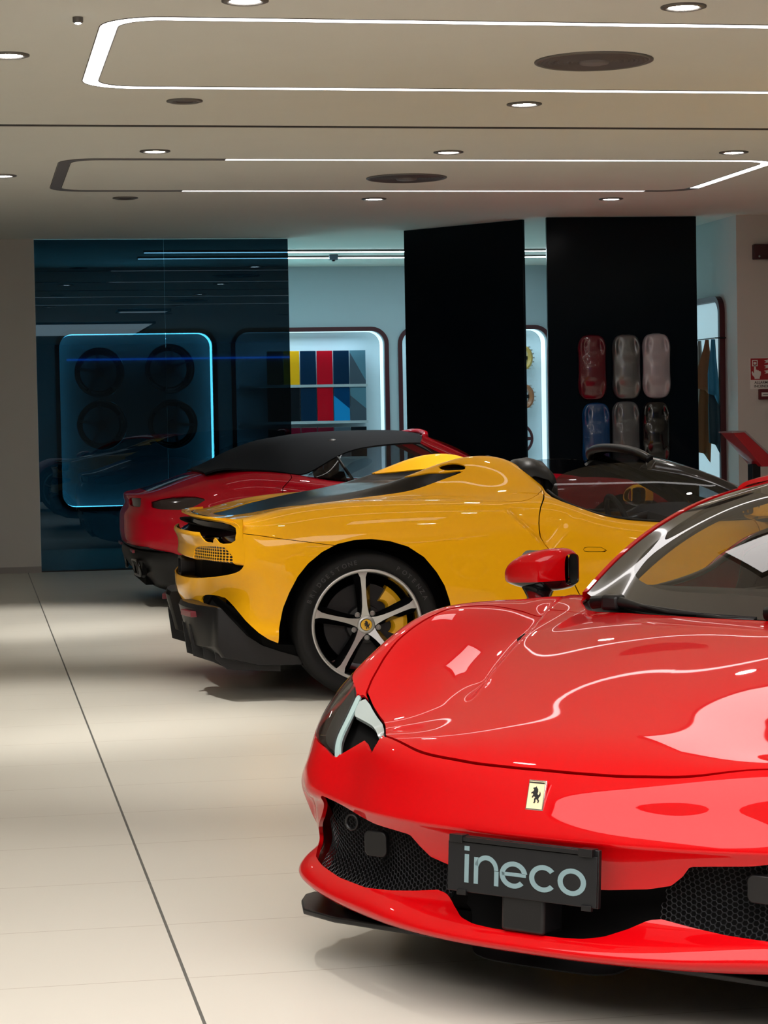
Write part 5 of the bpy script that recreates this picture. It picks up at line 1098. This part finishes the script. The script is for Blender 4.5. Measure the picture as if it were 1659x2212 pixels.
# ---------------------------------------------------------------- red soft top car at the back
GT = [sec(s) for s in (
 # down the rear face first, then forward over the car; rows: centre ... sill
 '-.93 0 .42,-.925 .3 .42,-.915 .5 .42,-.90 .62 .42,-.87 .72 .42,-.82 .82 .42,-.74 .89 .41,-.66 .93 .38,-.58 .95 .34,-.50 .955 .28,-.46 .95 .22',
 '-1.015 0 .46,-1.01 .3 .46,-.995 .5 .46,-.975 .62 .46,-.94 .72 .46,-.88 .82 .46,-.79 .90 .45,-.70 .935 .42,-.61 .955 .37,-.52 .96 .30,-.47 .95 .22',
 '-1.025 0 .58,-1.02 .3 .58,-1.005 .5 .58,-.98 .62 .58,-.94 .73 .575,-.88 .83 .565,-.79 .905 .55,-.69 .945 .50,-.60 .96 .43,-.52 .965 .34,-.47 .955 .23',
 '-1.02 0 .68,-1.015 .3 .68,-.995 .5 .675,-.97 .62 .67,-.93 .73 .665,-.86 .83 .655,-.76 .91 .63,-.67 .95 .57,-.58 .965 .48,-.51 .97 .37,-.46 .955 .23',
 '-.985 0 .745,-.98 .3 .745,-.96 .5 .74,-.935 .62 .735,-.895 .73 .73,-.82 .83 .72,-.72 .905 .70,-.63 .95 .63,-.56 .97 .53,-.50 .975 .40,-.45 .955 .24',
 '-1.00 0 .81,-.99 .3 .81,-.965 .5 .81,-.93 .62 .805,-.885 .72 .80,-.80 .81 .79,-.69 .885 .765,-.60 .94 .70,-.54 .97 .58,-.49 .98 .43,-.44 .955 .24',
 '-.90 0 .835,-.89 .3 .835,-.87 .5 .835,-.83 .62 .835,-.78 .72 .833,-.70 .82 .825,-.60 .895 .80,-.54 .945 .73,-.50 .972 .60,-.47 .98 .44,-.43 .955 .24',
 '-.72 0 .885,-.71 .3 .885,-.69 .5 .885,-.66 .62 .885,-.62 .72 .885,-.56 .82 .88,-.48 .90 .855,-.44 .95 .78,-.42 .975 .65,-.41 .98 .47,-.40 .955 .24',
 '-.45 0 .97,-.45 .3 .968,-.45 .5 .963,-.43 .62 .955,-.40 .72 .945,-.36 .82 .930,-.31 .905 .895,-.29 .955 .82,-.28 .98 .68,-.28 .985 .48,-.28 .955 .22',
 '-.20 0 1.0,-.20 .3 1.0,-.20 .5 1.0,-.20 .62 .995,-.20 .72 .985,-.18 .82 .965,-.15 .91 .915,-.14 .96 .83,-.14 .985 .69,-.14 .985 .48,-.14 .955 .2',
 '.05 0 .98,.05 .3 .98,.05 .5 .98,.05 .62 .98,.05 .72 .975,.05 .82 .955,.05 .91 .905,.05 .96 .82,.05 .985 .69,.05 .985 .48,.05 .955 .2',
 '.30 0 .93,.30 .3 .93,.30 .5 .93,.30 .62 .93,.30 .72 .93,.30 .82 .922,.30 .90 .875,.30 .95 .79,.30 .975 .66,.30 .975 .46,.30 .95 .2',
 '.60 0 .89,.60 .3 .89,.60 .5 .89,.60 .62 .89,.60 .72 .89,.60 .82 .882,.60 .89 .84,.60 .935 .76,.60 .96 .64,.60 .955 .44,.60 .94 .2',
 '1.2 0 .87,1.2 .3 .87,1.2 .5 .87,1.2 .62 .87,1.2 .72 .87,1.2 .82 .865,1.2 .89 .825,1.2 .93 .75,1.2 .95 .62,1.2 .945 .42,1.2 .93 .18',
 '1.8 0 .88,1.8 .3 .88,1.8 .5 .88,1.8 .62 .875,1.8 .72 .87,1.8 .82 .868,1.8 .89 .84,1.8 .935 .77,1.8 .96 .63,1.8 .955 .43,1.8 .935 .18',
 '2.4 0 .86,2.4 .3 .858,2.4 .5 .845,2.4 .62 .84,2.4 .72 .86,2.4 .82 .885,2.4 .90 .86,2.4 .95 .78,2.4 .98 .65,2.4 .98 .45,2.4 .95 .2',
 '2.9 0 .79,2.9 .3 .785,2.9 .5 .77,2.9 .62 .78,2.9 .72 .80,2.9 .81 .81,2.88 .89 .77,2.86 .94 .69,2.85 .965 .58,2.84 .965 .42,2.83 .94 .2',
 '3.35 0 .68,3.34 .3 .675,3.31 .5 .665,3.27 .62 .66,3.22 .72 .65,3.15 .81 .62,3.08 .88 .57,3.02 .925 .51,2.98 .945 .44,2.96 .945 .34,2.95 .93 .2',
 '3.60 0 .56,3.585 .3 .555,3.54 .5 .55,3.48 .62 .54,3.40 .72 .52,3.31 .81 .49,3.22 .87 .45,3.14 .91 .41,3.08 .935 .36,3.04 .94 .28,3.02 .93 .18',
 '3.63 0 .36,3.61 .3 .36,3.57 .5 .36,3.51 .62 .355,3.43 .72 .35,3.34 .81 .34,3.25 .87 .32,3.17 .91 .30,3.11 .935 .27,3.07 .94 .22,3.04 .93 .16',
 '3.66 0 .16,3.64 .3 .16,3.60 .5 .16,3.54 .62 .16,3.46 .72 .16,3.37 .82 .155,3.28 .88 .15,3.20 .92 .15,3.14 .94 .145,3.10 .945 .14,3.06 .935 .13')]
def grand_tourer():
    root = empty('soft_top_car', (2.129, 17.31, 0), math.radians(.3), 'dark red car with a black fabric roof at the back, partly behind the yellow car', 'car')
    P = M['darkred']
    S = grid(surface(np.array(GT) * (1, -1, 1), 10, 10), True)
    for cx in (0, 2.67): _, S = carve(S, [(cx + .40 * math.cos(a), .36 + .40 * math.sin(a)) for a in np.linspace(0, 2 * PI, 41)[:-1]], (0, 2), mask=side(.6), sm=False)
    for cx in (0, 2.67): _, S = carve(S, [(cx - .36, -.1), (cx + .36, -.1), (cx + .36, .25), (cx - .36, .25)], (0, 2), mask=side(.6), sm=False)
    _, S = carve(S, [(.30, .2), (.30, -.72), (.42, -.80), (1.55, -.80), (1.75, -.70), (1.85, -.4), (1.88, .2)], (0, 1), mask=lambda V: V[:, 2] > .6, sm=False)
    lite = [(-.905, .795), (-.88, .812), (-.83, .822), (-.75, .828), (-.65, .828), (-.55, .824), (-.50, .808), (-.53, .775), (-.585, .742), (-.70, .735), (-.80, .740), (-.87, .748), (-.905, .76)]
    ll, S = carve(S, [(-.865, .775), (-.80, .800), (-.72, .812), (-.64, .815), (-.56, .812), (-.50, .796), (-.49, .785), (-.54, .755), (-.60, .728), (-.68, .718), (-.80, .722), (-.865, .735)], (0, 2), gap=.001, mask=lambda V: (V[:, 1] < -.55) & (V[:, 0] < -.4), sm=False)
    l2, S = carve(S, [(-.26, .745), (-.28, .780), (-.40, .797), (-.54, .800), (-.64, .798), (-.64, .755), (-.62, .735), (-.40, .735)], (1, 2), gap=.001, mask=lambda V: (V[:, 0] < -.8), sm=False)
    blk, S = carve(S, [(-1.2, .1), (.2, .1), (.2, .455), (-.55, .455), (-.78, .45), (-.86, .42), (-.90, .385), (-1.2, .30)], (1, 2), mask=lambda V: V[:, 0] < -.45, sm=False)
    S = carve(S, [(-.62, -.30), (-.60, -.55), (-.55, -.68), (-.47, -.76), (-.43, -.80)], (0, 1), gap=.003, closed=False, mask=lambda V: V[:, 2] > .8)
    door, S = carve(S, [(.165, 1.1), (.155, .93), (.075, .86), (.07, .80), (.09, .765), (.40, .45), (.50, .28), (1.75, .24), (1.80, .5), (1.80, 1.1)], (0, 2), gap=.003, mask=side(.66), sm=False)
    glass_, S = carve(S, [(-.52, .2), (-.52, -.25), (-.70, -.40), (-.86, -.44), (-.86, .2)], (0, 1), gap=.002, mask=lambda V: V[:, 2] > .8, sm=False)
    panel('body', S, P, root, .01)
    panel('boot_glass', glass_, M['black'], root, .01)
    for sd in ('right', 'left'): panel('door', door, P, root, .01, sd); panel('tail_light', shift(ll, .012), M['tail'], root, .01, sd); panel('inner_tail_light', shift(l2, .012), M['tail'], root, .01, sd)
    panel('rear_diffuser', shift(blk, -.006), M['satin'], root, .02)
    # lower black bumper with a raised rim
    net = []
    for dx, z in ((.0, .425), (-.012, .405), (-.005, .34), (.05, .26), (.10, .19), (.20, .125), (.34, .10)):
        net.append([(x + dx + .0 * y, -y, z - .02 * (y / .92) ** 4) for x, y in ((-1.0, 0), (-.995, .3), (-.98, .5), (-.95, .62), (-.90, .74), (-.81, .84), (-.66, .92))])
    G = grid(surface(np.array(net), 8, 8))
    if G[0][:, 3].mean() > 0: G = grid(surface(np.array(net), 8, 8), True)
    panel('lower_bumper', G, M['satin'], root, .012)
    for s_ in (-1, 1):
        ring = [(-.975 + .10 * max(0, (abs(y) - .5)) - (z - .3) * .2, s_ * y, z) for y, z in rrect(.42, .70, .235, .345, .04)]
        MB().tube(ring, .012, 8, closed=True).build('exhaust_trim', M['black'], root, smooth=True)
        MB().box(-.93, -.90, min(s_ * .43, s_ * .69), max(s_ * .43, s_ * .69), .24, .34).build('exhaust_opening', M['inner'], root)
        MB().box(-1.006, -.99, min(s_ * .50, s_ * .74), max(s_ * .50, s_ * .74), .405, .425).build('reflector', M['reflector'], root)
    # soft top
    net = []
    for x, zt, ys, zl in ((-.46, .985, .66, .972), (-.35, 1.035, .74, 1.005), (-.20, 1.118, .78, 1.0), (0, 1.192, .785, .985), (.14, 1.218, .77, .965), (.27, 1.238, .735, .955), (.43, 1.252, .69, 1.03), (.60, 1.259, .655, 1.108), (.78, 1.262, .635, 1.145), (.95, 1.262, .625, 1.160), (1.10, 1.255, .620, 1.166), (1.21, 1.236, .615, 1.160)):
        row = []
        for f in (0, .25, .5, .7, .84, .94, 1.0):
            y = ys * f; row.append((x, -y, zt - (zt - zl) * (f ** 3.2)))
        net.append(row)
    R_ = surface(np.array(net), 10, 8); rf = grid(R_)
    if rf[0][:, 5].mean() < 0: rf = grid(R_, True)
    panel('soft_top', rf, M['softtop'], root, .014)
    lowc = [(.275, -.815, .937), (.45, -.825, .918), (.70, -.825, .890), (1.0, -.815, .880), (1.3, -.80, .880), (1.60, -.76, .895)]
    topc = [(.30, -.745, .950), (.43, -.70, 1.020), (.60, -.665, 1.103), (.78, -.645, 1.140), (1.0, -.635, 1.155), (1.16, -.63, 1.158), (1.40, -.69, 1.04), (1.60, -.755, .90)]
    gl = ruled(lowc, topc, .01, 30, 10)
    for sd in ('right', 'left'): panel('side_window', gl, M['darkwindow'], root, .004, sd)
    for s_ in (-1, 1):
        MB().tube([(.62, s_ * .83, .89), (.52, s_ * .68, 1.07)], .012, 8).build('window_divider', M['satin'], root, smooth=True)
        pts = [(1.78, .70, .885), (1.62, .70, .975), (1.45, .675, 1.07), (1.30, .645, 1.145), (1.19, .61, 1.205)]
        rings = [[(x + a, s_ * (y + b), z + c) for a, b, c in ((-.03, .02, -.045), (-.02, .028, -.015), (.0, .015, .012), (.02, -.03, .012), (.0, -.04, -.03))] for x, y, z in cr(pts, k=4)]
        MB().loft(rings).build('windscreen_pillar', P, root, smooth=True, angle=50)
        MB().loft([[(x, s_ * y, z) for x, y, z in ((1.60, .95, .93), (1.52, 1.0, .93), (1.52, 1.0, 1.0), (1.60, .95, .99))], [(x, s_ * y, z) for x, y, z in ((1.62, 1.10, .94), (1.50, 1.12, .93), (1.50, 1.12, 1.02), (1.62, 1.10, 1.0))]]).build('door_mirror', P, root, bevel=.015)
        MB().tube([(1.60, s_ * .86, .86), (1.57, s_ * .96, .935)], .02, 8).build('mirror_arm', M['satin'], root)
    hdr = [(1.20, -.61, 1.205), (1.235, -.45, 1.228), (1.25, -.2, 1.240), (1.25, 0, 1.243), (1.25, .2, 1.240), (1.235, .45, 1.228), (1.20, .61, 1.205)]
    MB().tube(cr(hdr, k=4), .024, 8).build('screen_header', P, root, smooth=True)
    net = []
    for f in (0, .33, .66, 1):
        net.append([(1.86 * (1 - f) + 1.25 * f - (.10 * (1 - f) + .04 * f) * (y / .7) ** 2, -y * (1 - .12 * f), .875 * (1 - f) + 1.235 * f + .05 * 4 * f * (1 - f) - (.03 * f) * (y / .7) ** 2) for y in (0, .25, .5, .7)])
    W = grid(surface(np.array(net), 8, 8))
    if W[0][:, 5].mean() < 0: W = grid(surface(np.array(net), 8, 8), True)
    panel('windscreen', W, M['darkwindow'], root, .004)
    tub = MB(); tub.box(-.30, 1.8, -.78, .78, .2, .45); tub.box(-.38, .10, -.74, .74, .3, .93); tub.build('cabin_tub', M['leather'], root)
    MB().box(1.35, 1.86, -.76, .76, .60, .865).build('dashboard', M['leather'], root, bevel=.05)
    seat(root, -.38, M['leather'], .58, .10); seat(root, .38, M['leather'], .58, .10)
    MB().box(-.9, 3.3, -.58, .58, .16, .42).build('chassis', M['inner'], root)
    for cx in (0, 2.67):
        for s_ in (-1, 1):
            A = [math.radians(a) for a in range(-10, 191, 10)]
            mb = MB().loft([[(cx + .43 * math.cos(a), s_ * y, .36 + .43 * math.sin(a)) for a in A] for y in (.6, .9)], cap=False, closed=False); mb.prism([(cx + .43 * math.cos(a), .36 + .43 * math.sin(a)) for a in A], s_ * .60, s_ * .605, 1)
            mb.build('wheel_arch_liner', M['inner'], root); wheel(root, cx, s_ * .955, .345, .265, .27, s_, M['alu'], caliper=False)
    MB().tube([(1.86, -.30, .89), (1.55, -.42, 1.06)], .004, 6).build('aerial', M['satin'], root)
grand_tourer()
